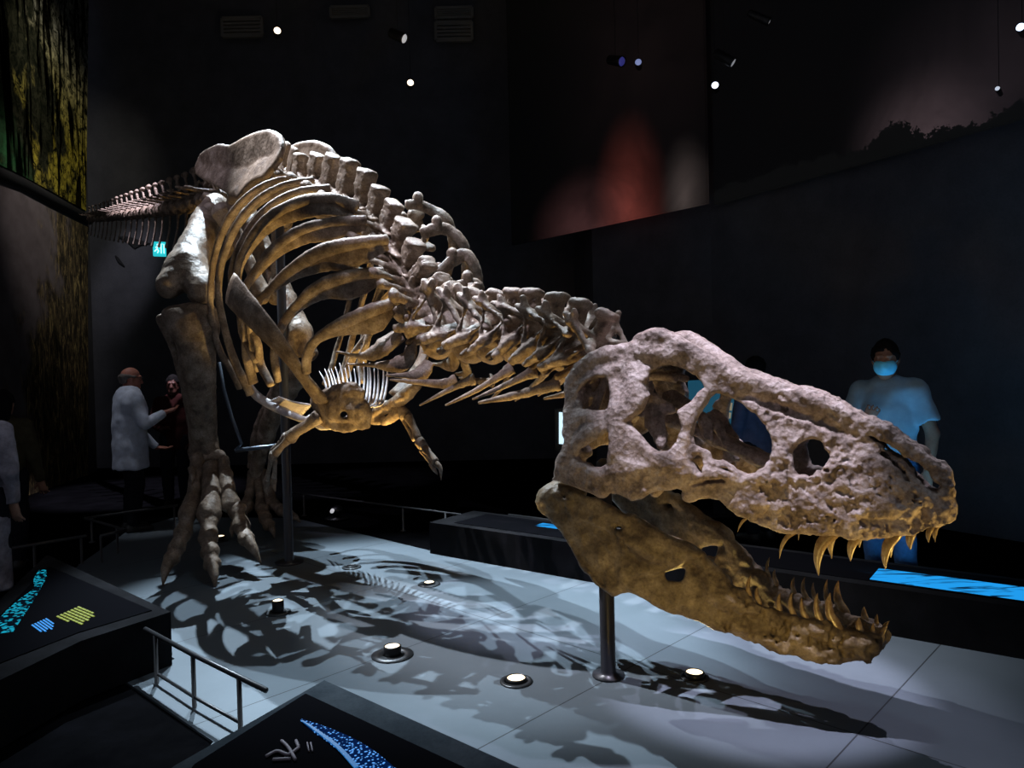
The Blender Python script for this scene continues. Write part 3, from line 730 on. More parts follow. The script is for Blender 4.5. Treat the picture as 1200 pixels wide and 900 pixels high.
# ---------------------------------------------------------------- shoulder, chest, arms
sc = np.array([bt(270, 338, .78), bt(300, 372, .74), bt(330, 407, .64), bt(354, 440, .50), bt(376, 468, .34)])
for s in (1, -1):
    Q = sc if s > 0 else mir(sc); wd = np.cross(np.gradient(Q, axis=0), np.tile(BL, (len(Q), 1)))
    v, f = loft(Q, [.135, .115, .085, .078, .10], 16, 7, [.18, .22, .30, .38, .45], wd, .07, 3)
    link_mesh('shoulder_blade', v, f, BONE, ROOT)
    m = (lambda *a: bt(*a)) if s > 0 else (lambda *a: mir(bt(*a)))
    FL = (BL, 1.8)
    if s > 0:
        bone_mesh('coracoid', [([m(372, 472, .31), m(392, 466, .27), m(410, 459, .23), m(422, 462, .2)], [.075, .085, .075, .05], FL), ([m(380, 488, .28), m(402, 497, .22), m(430, 493, .16)], [.075, .07, .05], FL),
                               ([m(392, 478, .28), m(418, 480, .2), m(431, 484, .16)], [.11, .10, .05], FL)], .010, BONE, ROOT, .009, 22, 2, cuts=[([m(403, 486, .40), m(403, 486, .18)], [.024, .024]), ([m(418, 474, .34), m(418, 474, .24)], [.018, .018]), ([m(390, 470, .44), m(400, 475, .40)], [.02, .02])])
    else:
        n = lambda x, y, w=-.3: bt(x, y, w)
        bone_mesh('coracoid', [([n(436, 490), n(446, 480), n(460, 474), n(474, 464), n(488, 452)], [.045, .05, .05, .055, .04]), ([n(438, 494), n(456, 492), n(470, 482)], [.03, .034, .045])], .010, BONE, ROOT, .008, 20, 6, k=.02)
    if s > 0:
        arm = [('upper_arm_bone', [m(372, 489, .34), m(360, 498, .36), m(347, 506, .38), m(341, 512, .38)], [.06, .042, .045, .055]),
               ('forearm_bone', [m(339, 514, .38), m(331, 522, .38), m(323, 531, .38)], [.04, .028, .038]),
               ('forearm_bone', [m(335, 511, .36), m(327, 521, .36), m(319, 529, .36)], [.035, .024, .032]),
               ('wrist_bone', [m(321, 533, .38), m(318, 537, .38)], [.042, .036]),
               ('hand_bone', [m(318, 538, .38), m(315, 552, .37), m(313, 562, .36)], [.026, .02, .026]),
               ('hand_bone', [m(322, 538, .36), m(322, 550, .35), m(321, 560, .34)], [.022, .018, .024])]
        cl = [[m(313, 563, .36), m(312, 572, .36), m(314, 580, .36)], [m(321, 561, .34), m(321, 569, .34), m(323, 576, .34)]]
    else:
        n = lambda x, y, w=-.3: bt(x, y, w)
        arm = [('upper_arm_bone', [n(462, 476), n(470, 482), n(476, 488)], [.045, .05, .055]),
               ('forearm_bone', [n(478, 488), n(485, 501), n(490, 514)], [.042, .03, .036]),
               ('forearm_bone', [n(474, 492), n(479, 503), n(486, 515)], [.03, .02, .026]),
               ('wrist_bone', [n(491, 517), n(497, 524)], [.045, .04]),
               ('hand_bone', [n(498, 526), n(506, 535), n(510, 541)], [.036, .028, .036]),
               ('hand_bone', [n(494, 527), n(500, 535), n(505, 541)], [.026, .022, .026])]
        cl = [[n(511, 543), n(516, 549), n(517, 563)], [n(505, 543), n(509, 550), n(513, 556)]]
    for nm, P, R in arm:
        v, f = loft(P, R, 12, 6, .85, None, .12, len(nm)); link_mesh(nm, v, f, BONE, ROOT)
    for P in cl:
        v, f = loft(P, [.026, .02, .003], 10, 5, .7); link_mesh('hand_claw', v, f, BONE, ROOT)
# furcula-like strut and belly ribs, tinted pale for the white light from above
v, f = loft([bt(366, 494, .26), bt(376, 497, .24), bt(388, 499, .22)], [.03, .045, .03], 10, 5, .5); link_mesh('breastbone', v, f, PALEBONE, ROOT)
v, f = loft([bt(289, 447, .42), bt(300, 463, .36), bt(322, 477, .28), bt(354, 491, .2), bt(364, 488, .16)], [.03, .036, .036, .028, .02], 12, 6, .6); link_mesh('belly_rib', v, f, PALEBONE, ROOT)
for i in range(8):
    u = i / 7
    P = [bt(312 + 14 * u, 468 - 3 * u + 4 * (1 - u), .30), bt(336 + 5 * u, 476 - 5 * u, .20), bt(352 + 14 * u * .9, 489 - 14 * u, .10)]
    v, f = loft(P, [.007, .013, .010], 8, 5, .8); link_mesh('belly_rib', v, f, PALEBONE, ROOT)
for i in range(17):
    u = i / 16
    tp = (375 + 79 * u, 438 - 12 * math.sin(min(1, u * 2.2) * 1.5) + 3 * u); bm = (382 + 66 * u, 456 + 16 * min(1, u * 1.6))
    jx, jy = rng.uniform(-2, 2), rng.uniform(-4, 5); tp = (tp[0] + jx, tp[1] + jy)
    P = [bt(*tp, -.30), bt(tp[0] * .55 + bm[0] * .45 + 2, tp[1] * .5 + bm[1] * .5, -.26), bt(*bm, -.14), bt(bm[0] - 10, bm[1] + 5, .0)]
    v, f = loft(P, [.004, .009, .011, .009], 8, 5, .9); link_mesh('belly_rib', v, f, PALEBONE, ROOT)

# ---------------------------------------------------------------- pelvis
IL_W = lambda t, z: .34 - .14 * float(sstep((z - 2.9) / .9)) if np.isscalar(t) else .34 - .14 * sstep((z - 2.9) / .9)
def til(x, y):
    w = .25
    for _ in range(14):
        p = b_loc(bt(x, y, w)); w = .5 * w + .5 * float(IL_W(p[0], p[2]))
    return b_loc(bt(x, y, w))
cP = crop(200, 140, 4.2857)
il = cP((135, 240), (160, 180), (240, 135), (300, 140), (400, 90), (450, 72), (500, 66), (545, 85), (562, 130), (553, 190), (520, 240), (480, 285), (430, 305), (385, 345), (345, 390), (300, 365), (255, 340), (200, 305), (165, 290), (140, 270))
ilt = [til(x, y) for x, y in il]
g = Grid(np.min(ilt, 0) - .15, np.max(ilt, 0) + .15, .012)
A2, C2 = np.meshgrid(g.ax[0], g.ax[2], indexing='ij')
pd = poly_sdf(A2, C2, [(p[0], p[2]) for p in ilt])
Wi = IL_W(A2, C2) - .065 * sstep(-pd / .34)
g.F[:] = smax(pd[:, None, :] * np.ones((1, g.n[1], 1)), np.abs(g.ax[1][None, :, None] - Wi[:, None, :]) - .028, .03)
rim = [p for p in ilt] + [ilt[0]]
g.chain(rim, [.022] * len(rim), .03, smooth=3)
ht = til(264, 236); g.chain([til(278, 226), ht + V(0, -.06, 0), ht + V(.05, -.08, -.12)], [.03, .05, .06], .05, smooth=3)
g.rough(.003, 12, 3, 4)
vI, fI = g.mesh()
for s in (1, -1):
    w_ = vI.copy(); w_[:, 1] *= s
    o = link_mesh('hip_blade', b_world(w_), fI[:, ::-1] if s > 0 else fI, BONE if s < 0 else BONE, ROOT)
for s in (1, -1):
    m = (lambda *a: bt(*a)) if s > 0 else (lambda *a: mir(bt(*a)))
    bone_mesh('pubis', [([m(262, 250, .28), m(278, 280, .2), m(296, 318, .12), m(306, 345, .07)], [.10, .07, .06, .09], None)], .014, BONE, ROOT, .008, 12, 3)
    bone_mesh('ischium', [([m(248, 248, .26), m(236, 285, .16), m(226, 325, .08)], [.09, .05, .04], None)], .014, BONE, ROOT, .007, 12, 4)

# ---------------------------------------------------------------- hind legs (x, y pixel and forward distance)
D3 = lambda x, y, Y: at_y(x, y, Y)
def long_bone(name, pts, rad, extra=(), seed=0, rough=.009, vox=.014):
    return bone_mesh(name, [([D3(*p) for p in pts], rad)] + [([D3(*p) for p in q], r) for q, r in extra], vox, BONE, ROOT, rough, 12, seed, k=.05)
long_bone('thigh_bone', [(253, 240, 7.0), (240, 262, 6.75), (228, 292, 6.45), (216, 318, 6.2)], [.11, .13, .145, .17],
          [([(222, 310, 6.2), (198, 334, 6.05)], [.13, .11]), ([(222, 312, 6.2), (236, 340, 6.05)], [.14, .12]), ([(256, 244, 7.0), (263, 250, 7.05)], [.1, .09])], 1)
long_bone('shin_bone', [(226, 378, 6.05), (232, 400, 6.08), (232, 440, 6.15), (236, 480, 6.3), (239, 515, 6.42), (240, 530, 6.45)], [.17, .15, .145, .125, .115, .14],
          [([(205, 372, 6.0), (214, 384, 6.0), (224, 412, 6.1)], [.10, .10, .09]), ([(240, 372, 6.1), (238, 384, 6.05)], [.12, .13])], 2)
long_bone('calf_bone', [(192, 374, 6.1), (203, 400, 6.12), (214, 440, 6.2), (224, 490, 6.35), (228, 524, 6.42)], [.06, .05, .04, .035, .045], seed=3)
long_bone('ankle_bone', [(228, 530, 6.4), (240, 537, 6.38), (256, 534, 6.4)], [.06, .075, .06], seed=4)
for P, R in (([(233, 538, 6.35), (231, 556, 6.25), (227, 580, 6.1), (222, 598, 6.0)], [.075, .06, .062, .085]), ([(247, 548, 6.3), (248, 570, 6.15), (247, 588, 6.05), (245, 602, 5.98)], [.07, .075, .08, .10]),
             ([(261, 540, 6.35), (264, 556, 6.25), (267, 576, 6.15), (270, 590, 6.1)], [.05, .06, .065, .08])):
    long_bone('foot_bone', P, R, seed=int(P[0][0]), vox=.012)
def toe(js, r0, claw, rc):
    for a, b in zip(js[:-1], js[1:]):
        A_, B_ = D3(*a), D3(*b); d = B_ - A_
        bone_mesh('toe_bone', [([A_ + d * .06, A_ + d * .5, A_ + d * .94], [r0, r0 * .72, r0 * .95])], .011, BONE, ROOT, .006, 16, int(a[0]))
        r0 *= .93
    v, f = loft([D3(*c) for c in claw], rc, 12, 6, .75, None, .05)
    link_mesh('toe_claw', v, f, BONE, ROOT)
toe([(221, 600, 5.98), (215, 624, 5.88), (207, 642, 5.8), (201, 655, 5.74)], .078, [(200, 655, 5.74), (194, 668, 5.66), (191, 686, 5.6)], [.065, .045, .006])
toe([(245, 606, 5.96), (244, 630, 5.84), (246, 647, 5.76), (249, 661, 5.7)], .085, [(248, 660, 5.7), (251, 673, 5.62), (252, 690, 5.58)], [.065, .045, .006])
toe([(277, 596, 6.1), (283, 617, 6.0), (289, 632, 5.92)], .078, [(289, 631, 5.92), (297, 643, 5.85), (306, 660, 5.8)], [.065, .045, .006])
v, f = loft([D3(224, 548, 6.2), D3(226, 558, 6.15), D3(225, 568, 6.1)], [.03, .025, .004], 10, 4); link_mesh('toe_claw', v, f, BONE, ROOT)
# left leg, further off
long_bone('thigh_bone', [(292, 255, 7.5), (310, 300, 7.3), (335, 350, 7.1), (352, 392, 6.95)], [.11, .11, .10, .12], [([(352, 390, 6.95), (343, 412, 6.95)], [.10, .085]), ([(352, 390, 6.95), (362, 414, 6.9)], [.10, .085])], 5)
long_bone('shin_bone', [(347, 440, 6.95), (335, 458, 7.0), (318, 492, 7.2), (306, 530, 7.4), (300, 556, 7.5)], [.13, .11, .10, .07, .075], seed=6)
long_bone('calf_bone', [(332, 440, 7.1), (318, 468, 7.2), (302, 500, 7.35), (294, 545, 7.5)], [.06, .05, .04, .045], seed=7)
for P in ([(296, 556, 7.5), (293, 575, 7.4), (290, 590, 7.3)], [(303, 560, 7.5), (305, 580, 7.4), (306, 594, 7.3)], [(310, 556, 7.5), (315, 574, 7.4), (318, 588, 7.35)]):
    long_bone('foot_bone', P, [.055, .045, .062], seed=int(P[0][0]), vox=.012)
toe([(290, 592, 7.3), (282, 603, 7.2), (278, 613, 7.12)], .07, [(278, 613, 7.12), (273, 620, 7.05), (272, 630, 7.0)], [.055, .04, .006])
toe([(308, 596, 7.3), (311, 608, 7.2), (315, 616, 7.12)], .07, [(315, 615, 7.12), (319, 620, 7.08), (322, 630, 7.04)], [.055, .04, .006])
toe([(320, 590, 7.35), (330, 598, 7.3), (338, 603, 7.26)], .065, [(338, 603, 7.26), (346, 606, 7.2), (352, 612, 7.16)], [.05, .036, .006])

# ---------------------------------------------------------------- steel mounts
PX, PY = -1.97, 6.27
b = MB(); b.lathe((PX, PY, 0), [(.12, 0), (.12, .012), (.045, .016), (.039, .03), (.037, 2.95), (.02, 2.97)], 20)
pole = tag(b.build('support_pole', STEEL, None, True), 'tall black steel pole rising from the floor up through the rib cage', 'pole', None)
b = MB(); b.tube([D3(257, 425, 6.2), D3(262, 455, 6.2), D3(272, 490, 6.2), D3(283, 520, 6.2), D3(276, 528, 6.2)], .014); b.tube([D3(276, 528, 6.2), D3(300, 525, 6.22), V(PX, PY, D3(322, 521, 6.27)[2])], .018)
b.build('leg_bracket', plain('grey_steel', (.10, .12, .15), .35, .6), pole, True)
q = at_z(713, 792)
b = MB(); b.lathe(q, [(.085, 0), (.085, .01), (.045, .014), (.040, .03), (.039, 1.12), (.02, 1.14)], 20)
tag(b.build('support_pole', STEEL, None, True), 'short black steel post standing under the open jaw', 'pole')
# ================================================================== THE HALL
def nodes(m): return m.node_tree.nodes, m.node_tree.links
def math_n(nt, op, a, b=None):
    n = nt.nodes.new('ShaderNodeMath'); n.operation = op
    for i, q in enumerate((a, b)):
        if q is None: continue
        if hasattr(q, 'is_output'): nt.links.new(q, n.inputs[i])
        else: n.inputs[i].default_value = q
    return n.outputs[0]
def noise_n(nt, vec, scale, detail=4, rough=.6, dist=0.0, out='Fac'):
    n = nt.nodes.new('ShaderNodeTexNoise'); n.inputs['Scale'].default_value = scale; n.inputs['Detail'].default_value = detail
    n.inputs['Roughness'].default_value = rough; n.inputs['Distortion'].default_value = dist
    nt.links.new(vec, n.inputs['Vector']); return n.outputs[out]
def ramp_n(nt, fac, stops):
    r = nt.nodes.new('ShaderNodeValToRGB'); e = r.color_ramp.elements
    e[0].position, e[0].color = stops[0][0], (*stops[0][1], 1); e[1].position, e[1].color = stops[-1][0], (*stops[-1][1], 1)
    for p, c in stops[1:-1]:
        q = e.new(p); q.color = (*c, 1)
    nt.links.new(fac, r.inputs['Fac']); return r.outputs['Color']
def mapping_n(nt, scale=(1, 1, 1), rot=(0, 0, 0), loc=(0, 0, 0), coord='Object'):
    t = nt.nodes.new('ShaderNodeTexCoord'); mp = nt.nodes.new('ShaderNodeMapping')
    mp.inputs['Scale'].default_value = scale; mp.inputs['Rotation'].default_value = rot; mp.inputs['Location'].default_value = loc
    nt.links.new(t.outputs[coord], mp.inputs['Vector']); return mp.outputs[0]
def mix_n(nt, fac, a, b, mode='MIX'):
    n = nt.nodes.new('ShaderNodeMix'); n.data_type = 'RGBA'; n.blend_type = mode
    ins = [s for s in n.inputs if s.type == 'RGBA']; f = n.inputs[0]
    if hasattr(fac, 'is_output'): nt.links.new(fac, f)
    else: f.default_value = fac
    for s, q in zip(ins, (a, b)):
        if hasattr(q, 'is_output'): nt.links.new(q, s)
        else: s.default_value = (*q, 1)
    return [o for o in n.outputs if o.type == 'RGBA'][0]

# exhibit floor: blue-grey slabs with thin joints
FLOORM, nt, bs = new_mat('exhibit_floor')
geo = nt.nodes.new('ShaderNodeNewGeometry'); sx = nt.nodes.new('ShaderNodeSeparateXYZ'); nt.links.new(geo.outputs['Position'], sx.inputs[0])
def joint(nx, ny, off, per):
    v = math_n(nt, 'ADD', math_n(nt, 'MULTIPLY', sx.outputs[0], nx), math_n(nt, 'MULTIPLY', sx.outputs[1], ny))
    q = math_n(nt, 'FRACT', math_n(nt, 'DIVIDE', math_n(nt, 'ADD', v, off), per))
    d = math_n(nt, 'MULTIPLY', math_n(nt, 'MINIMUM', q, math_n(nt, 'SUBTRACT', 1.0, q)), per)
    return math_n(nt, 'LESS_THAN', d, .0035)
jn = math_n(nt, 'MAXIMUM', joint(.72, -.69, 2.249 + 115, 1.15), joint(.69, .72, 1.35, 4.6))
nz = noise_n(nt, geo.outputs['Position'], 1.2, 6, .6); nf = noise_n(nt, geo.outputs['Position'], 60, 3, .7)
cl = ramp_n(nt, nz, [(.3, (.100, .125, .145)), (.7, (.130, .158, .182))])
cl = mix_n(nt, math_n(nt, 'MULTIPLY', nf, .25), cl, (.075, .09, .105))
nt.links.new(mix_n(nt, jn, cl, (.03, .035, .04)), bs.inputs['Base Color'])
bs.inputs['Roughness'].default_value = .62; bs.inputs['Specular IOR Level'].default_value = .25
fl = [at_z(*q)[:2] for q in ((205, 772), (145, 797), (250, 869))] + [(-1.35, 2.1), (-1.2, 1.2), (3.5, .8), (4.2, 2.6)]
fl += [at_z(1200, 779)[:2] + .3 * V(.6, .8), at_z(503, 645)[:2] + .3 * V(.6, .8), at_z(503, 645)[:2], at_z(345, 607)[:2], at_z(205, 606)[:2], at_z(150, 622)[:2], at_z(95, 660)[:2], at_z(60, 690)[:2]]
b = MB(); b.prism([tuple(p) for p in fl[::-1]], -.06, 0.0); structure(b.build('floor', FLOORM))
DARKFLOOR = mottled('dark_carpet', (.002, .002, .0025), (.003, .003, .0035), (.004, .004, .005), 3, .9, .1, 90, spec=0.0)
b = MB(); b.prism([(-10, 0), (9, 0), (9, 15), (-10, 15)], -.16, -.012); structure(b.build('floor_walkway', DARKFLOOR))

WALLM = mottled('dark_wall_paint', (.065, .065, .074), (.08, .08, .09), (.095, .095, .105), 2, .85, .08, 40, spec=.15)
def wall(name, a, b_, z0, z1, th=.15, mat=None):
    a = V(*a, 0); b_ = V(*b_, 0); d = unit(b_ - a); n = V(-d[1], d[0], 0)
    m = MB(); m.prism([tuple(p[:2]) for p in (a, b_, b_ + n * th, a + n * th)], z0, z1)
    return structure(m.build(name, mat or WALLM))
CEIL = 9.2
WL0, WL1 = V(-6.5, 7.2, 0), V(-7.6, 13.2, 0)
wall('wall_left', WL0[:2], WL1[:2], 0, CEIL)
wall('wall_back', (-9.5, 13.6), (1.2, 13.4), 0, CEIL)
R1, R2, R3, R4 = V(.05, 11.6, 0), V(2.46, 9.0, 0), V(4.3, 6.1, 0), V(6.6, 2.0, 0)
wall('wall_right', (2.6, 9.35), (4.55, 6.25), 0, CEIL); wall('wall_right', (4.55, 6.25), (6.9, 1.8), 0, CEIL); wall('wall_right', (1.2, 13.4), (1.25, 10.9), 0, CEIL); wall('wall_right', (1.25, 10.9), (2.6, 9.35), 0, CEIL)
b = MB(); b.prism([(-10, 0), (9, 0), (9, 15), (-10, 15)], CEIL, CEIL + .1); structure(b.build('ceiling', WALLM))

# ---------------------------------------------------------------- forest mural in two bands on the left wall
wd_ = unit(WL1 - WL0); wn = V(wd_[1], -wd_[0], 0)
def on_wall(x, y, off=.03): return on_plane(x, y, WL0 + wn * off, wn)
def panel(name, px, mat, o_, n_, th=.03):
    P = [on_plane(x, y, o_, n_) for x, y in px]; m = len(P)
    A_ = P + [p - n_ * th for p in P]
    F = [tuple(range(m)), tuple(range(m, 2 * m))[::-1]] + [((i + 1) % m, i, m + i, m + (i + 1) % m) for i in range(m)]
    return link_mesh(name, A_, F, mat, None, False)
def mural_mat(kind):
    m, nt, bs = new_mat('mural_' + kind)
    g_ = nt.nodes.new('ShaderNodeNewGeometry'); pos = g_.outputs['Position']
    sp = nt.nodes.new('ShaderNodeSeparateXYZ'); nt.links.new(pos, sp.inputs[0]); Z = sp.outputs[2]
    S = math_n(nt, 'ADD', math_n(nt, 'ADD', math_n(nt, 'MULTIPLY', sp.outputs[0], float(wd_[0])), math_n(nt, 'MULTIPLY', sp.outputs[1], float(wd_[1]))), -float(WL0 @ wd_))
    cb = nt.nodes.new('ShaderNodeCombineXYZ'); nt.links.new(S, cb.inputs[0]); nt.links.new(Z, cb.inputs[1]); uv = cb.outputs[0]
    def stretched(x, y):
        mp = nt.nodes.new('ShaderNodeMapping'); mp.inputs['Scale'].default_value = (x, y, 1); nt.links.new(uv, mp.inputs['Vector']); return mp.outputs[0]
    step = lambda v, a_, b_: ramp_n(nt, math_n(nt, 'DIVIDE', math_n(nt, 'SUBTRACT', v, a_), b_ - a_), [(0, (0, 0, 0)), (1, (1, 1, 1))])
    mul = lambda *q: q[0] if len(q) == 1 else mix_n(nt, 1.0, q[0], mul(*q[1:]), 'MULTIPLY')
    if kind == 'forest':
        leaf = noise_n(nt, stretched(1.2, 1.0), 7, 6, .75, .8); gaps = noise_n(nt, stretched(1.0, .55), 2.0, 3, .6, .6)
        trunk = noise_n(nt, stretched(1.5, .22), 2.2, 4, .55, 1.6)
        lf = ramp_n(nt, leaf, [(.42, (0, 0, 0)), (.60, (1, 1, 1))])
        far = math_n(nt, 'ADD', gaps, math_n(nt, 'MULTIPLY', math_n(nt, 'SUBTRACT', S, 4.3), .13))
        k = mul(lf, ramp_n(nt, far, [(.50, (0, 0, 0)), (.62, (1, 1, 1))]))
        c = mix_n(nt, k, mix_n(nt, lf, (.010, .012, .008), (.045, .045, .028)), mix_n(nt, step(Z, 5.6, 7.4), (.62, .50, .06), (.34, .33, .26)))
        gm = mul(step(math_n(nt, 'ADD', S, math_n(nt, 'MULTIPLY', Z, .9)), 8.3, 7.2), ramp_n(nt, noise_n(nt, uv, 5, 5, .7), [(.35, (.15, .15, .15)), (.65, (1, 1, 1))]))
        c = mix_n(nt, gm, c, (.07, .26, .10))
        c = mul(c, ramp_n(nt, trunk, [(.42, (.03, .03, .03)), (.50, (1, 1, 1))]))
    else:
        gr = noise_n(nt, stretched(3.4, .9), 3.2, 6, .75, 1.2); bl = noise_n(nt, stretched(1.0, .7), 1.5, 3, .6)
        blades = ramp_n(nt, gr, [(.44, (.04, .035, .028)), (.56, (.20, .15, .08)), (.66, (.62, .46, .18))])
        mauve = ramp_n(nt, noise_n(nt, uv, 2.5, 4, .6), [(.3, (.15, .125, .125)), (.7, (.23, .195, .20))])
        edge = math_n(nt, 'ADD', math_n(nt, 'ADD', math_n(nt, 'MULTIPLY', math_n(nt, 'SUBTRACT', S, 4.4), .22), math_n(nt, 'MULTIPLY', math_n(nt, 'SUBTRACT', 4.0, Z), .10)), bl)
        c = mix_n(nt, ramp_n(nt, edge, [(.46, (0, 0, 0)), (.60, (1, 1, 1))]), mauve, blades)
    nt.links.new(c, bs.inputs['Base Color']); bs.inputs['Roughness'].default_value = .8; bs.inputs['Specular IOR Level'].default_value = .0
    return m
o = panel('mural', [(-6, -40), (-6, 190), (25, 205), (60, 224), (101, 247), (104, -30)], mural_mat('forest'), WL0 + wn * .04, wn)
tag(o, 'dark forest mural with yellow-lit leaves above the curved black band', 'mural')
o = panel('mural', [(-6, 215), (-6, 640), (104, 640), (103, 266), (60, 245), (25, 226)], mural_mat('grass'), WL0 + wn * .04, wn)
tag(o, 'dim mural of dry golden grass and scrub below the curved black band', 'mural')
b = MB(); pts = [on_wall(x, y, .02) for x, y in ((-8, 200), (25, 215), (60, 234), (104, 258))]
b.tube(pts, .09); tag(b.build('mural_rail', plain('black_trim', (.008, .008, .009), .8), None, True), 'curved black rail between the two mural bands', 'trim')

# ---------------------------------------------------------------- big picture screens on the right
def screen(name, a, c, z0, z1, mat, label, th=.06):
    d = unit(c - a); n = V(d[1], -d[0], 0)
    m = MB(); m.prism([tuple(p[:2]) for p in (a, c, c - n * th, a - n * th)], z0, z1)
    return tag(m.build(name, mat), label, 'screen')
def glow_mat(name, plumes, base, noise_sc, silhouettes=None, strength=1.0):
    """a moving-picture screen: plumes = (world centre, radius_along, radius_up, colour)"""
    m, nt, bs = new_mat(name); bs.inputs['Base Color'].default_value = (.01, .01, .01, 1); bs.inputs['Roughness'].default_value = .9
    g_ = nt.nodes.new('ShaderNodeNewGeometry'); pos = g_.outputs['Position']
    tot = None
    nz = noise_n(nt, pos, noise_sc, 6, .65, .8)
    for cx, ra, ru, col in plumes:
        vm = nt.nodes.new('ShaderNodeVectorMath'); vm.operation = 'SUBTRACT'; nt.links.new(pos, vm.inputs[0]); vm.inputs[1].default_value = [float(q) for q in cx]
        vs = nt.nodes.new('ShaderNodeVectorMath'); vs.operation = 'MULTIPLY'; nt.links.new(vm.outputs[0], vs.inputs[0]); vs.inputs[1].default_value = (1 / ra, 1 / ra, 1 / ru)
        ln = nt.nodes.new('ShaderNodeVectorMath'); ln.operation = 'LENGTH'; nt.links.new(vs.outputs[0], ln.inputs[0])
        q = math_n(nt, 'MAXIMUM', math_n(nt, 'SUBTRACT', 1.0, ln.outputs['Value']), 0.0); q = math_n(nt, 'POWER', q, 1.6)
        q = math_n(nt, 'MULTIPLY', q, math_n(nt, 'MULTIPLY', nz, 2.0))
        c = mix_n(nt, q, (0, 0, 0), col)
        tot = c if tot is None else mix_n(nt, 1.0, tot, c, 'ADD')
    tot = mix_n(nt, 1.0, tot, base, 'ADD')
    if silhouettes is not None:
        z0, amp = silhouettes
        sp = nt.nodes.new('ShaderNodeSeparateXYZ'); nt.links.new(pos, sp.inputs[0])
        hz = math_n(nt, 'ADD', math_n(nt, 'MULTIPLY', noise_n(nt, mapping_n(nt, (1, 1, .25)), 1.6, 2, .5), amp), math_n(nt, 'MULTIPLY', noise_n(nt, pos, 11, 4, .8), amp * .7))
        k = math_n(nt, 'LESS_THAN', math_n(nt, 'SUBTRACT', sp.outputs[2], z0 - amp * .55), hz)
        tot = mix_n(nt, k, tot, (.002, .002, .002))
    nt.links.new(tot, bs.inputs['Emission Color']); bs.inputs['Emission Strength'].default_value = strength
    return m
ZS = 3.64
def on_seg(x, y, a, c): d = unit(c - a); return on_plane(x, y, a, V(d[1], -d[0], 0))
red = glow_mat('lava_picture', [(on_seg(737, 252, R1, R2), (.72), 1.5, (.13, .026, .019)), (on_seg(690, 268, R1, R2), 1.3, 1.0, (.05, .02, .02)), (on_seg(803, 232, R1, R2), .45, .9, (.05, .038, .035)), (on_seg(760, 60, R1, R2), 2.4, 4.0, (.0035, .002, .002))], (.0, .0, .0), 1.0)
screen('projection_screen', R1, R2, ZS, CEIL - .2, red, 'hanging screen glowing red like an eruption, high on the dark wall')
mv = glow_mat('dusk_picture', [(on_seg(1068, 165, R2, R3), (.8), .8, (.05, .034, .037)), (on_seg(1140, 130, R2, R3), 1.5, 1.6, (.014, .010, .012))], (.0006, .0005, .0006), .85, (ZS, .55))
screen('projection_screen', R2 + V(.12, .10, 0), R3 + V(.9, -1.4, 0), ZS, CEIL - .2, mv, 'hanging screen with a dim mauve dusk behind bush silhouettes')

# exit sign and flat dark boards put in for bird shadows on the far wall
es_c = at_y(187, 292, 12.6); et = thing('exit_sign', 'small glowing turquoise emergency exit sign beside the tail', 'sign', es_c)
GRN = plain('exit_green', (.02, .3, .3), .5, emit=(.02, .50, .56), es=1.1); WHT = plain('exit_white', (.8, .9, .9), .5, emit=(.55, .95, .95), es=1.6)
b = MB(); b.box(es_c, .20, .10, .24, .35); b.build('sign_box', GRN, et)
def rr2(dx, dz, dy=-.058): c, s = math.cos(.35), math.sin(.35); return es_c + V(dx * c - dy * s, dx * s + dy * c, dz)
b = MB()
b.lathe(rr2(-.02, .065), [(.001, -.004), (.018, -.004), (.018, .004), (.001, .004)], 12, V(-math.sin(.35), math.cos(.35), 0) * -1)
for p in ([(-.02, .045), (-.035, -.005)], [(-.035, -.005), (-.01, -.04), (-.03, -.075)], [(-.035, -.005), (-.06, -.035), (-.075, -.05)], [(-.022, .035), (.012, .015)], [(-.024, .035), (-.058, .02)]): b.tube([rr2(*q) for q in p], .008, 6)
b.tube([rr2(.03, -.08), rr2(.03, .08), rr2(.075, .08), rr2(.075, -.08)], .008, 6)
b.build('running_figure', WHT, et)
BLK = plain('shadow_board', (.006, .006, .007), .8)
for px, lab in (([(138, 277), (150, 277), (163, 281), (176, 285), (166, 287), (158, 291), (150, 284)], 'upper flying-creature shadow, set as a dark board on the lit wall patch'),
                ([(135, 299), (139, 302), (146, 312), (141, 309), (138, 306)], 'lower small flying-creature shadow, set as a dark board on the lit wall patch')):
    o = panel('bird_shadow', px, BLK, V(-7, 13.535, 0), unit(V(-.0187, -1, 0)), .02); tag(o, lab, 'shadow board')

# ---------------------------------------------------------------- plinths and showcases
SLATE = mottled('plinth_slate', (.009, .009, .010), (.012, .012, .013), (.015, .015, .017), 5, .7, .1, 60, spec=.0)
GLASSB = plain('black_glass', (.004, .004, .005), .55, spec=0.0)
def emit_noise(name, dark, col, sc, thr, strength, stretch=(1, 1, 1), kind='noise', rot=0.0):
    m, nt, bs = new_mat(name); bs.inputs['Base Color'].default_value = (.004, .004, .005, 1); bs.inputs['Roughness'].default_value = .8; bs.inputs['Specular IOR Level'].default_value = 0.0
    v = mapping_n(nt, stretch, (0, 0, rot))
    if kind == 'dots':
        vo = nt.nodes.new('ShaderNodeTexVoronoi'); vo.inputs['Scale'].default_value = sc; nt.links.new(v, vo.inputs['Vector'])
        f = math_n(nt, 'SUBTRACT', 1.0, vo.outputs['Distance'])
    else: f = noise_n(nt, v, sc, 4, .6, .5)
    c = ramp_n(nt, f, [(thr - .06, dark), (thr + .06, col)])
    nt.links.new(c, bs.inputs['Emission Color']); bs.inputs['Emission Strength'].default_value = strength
    return m
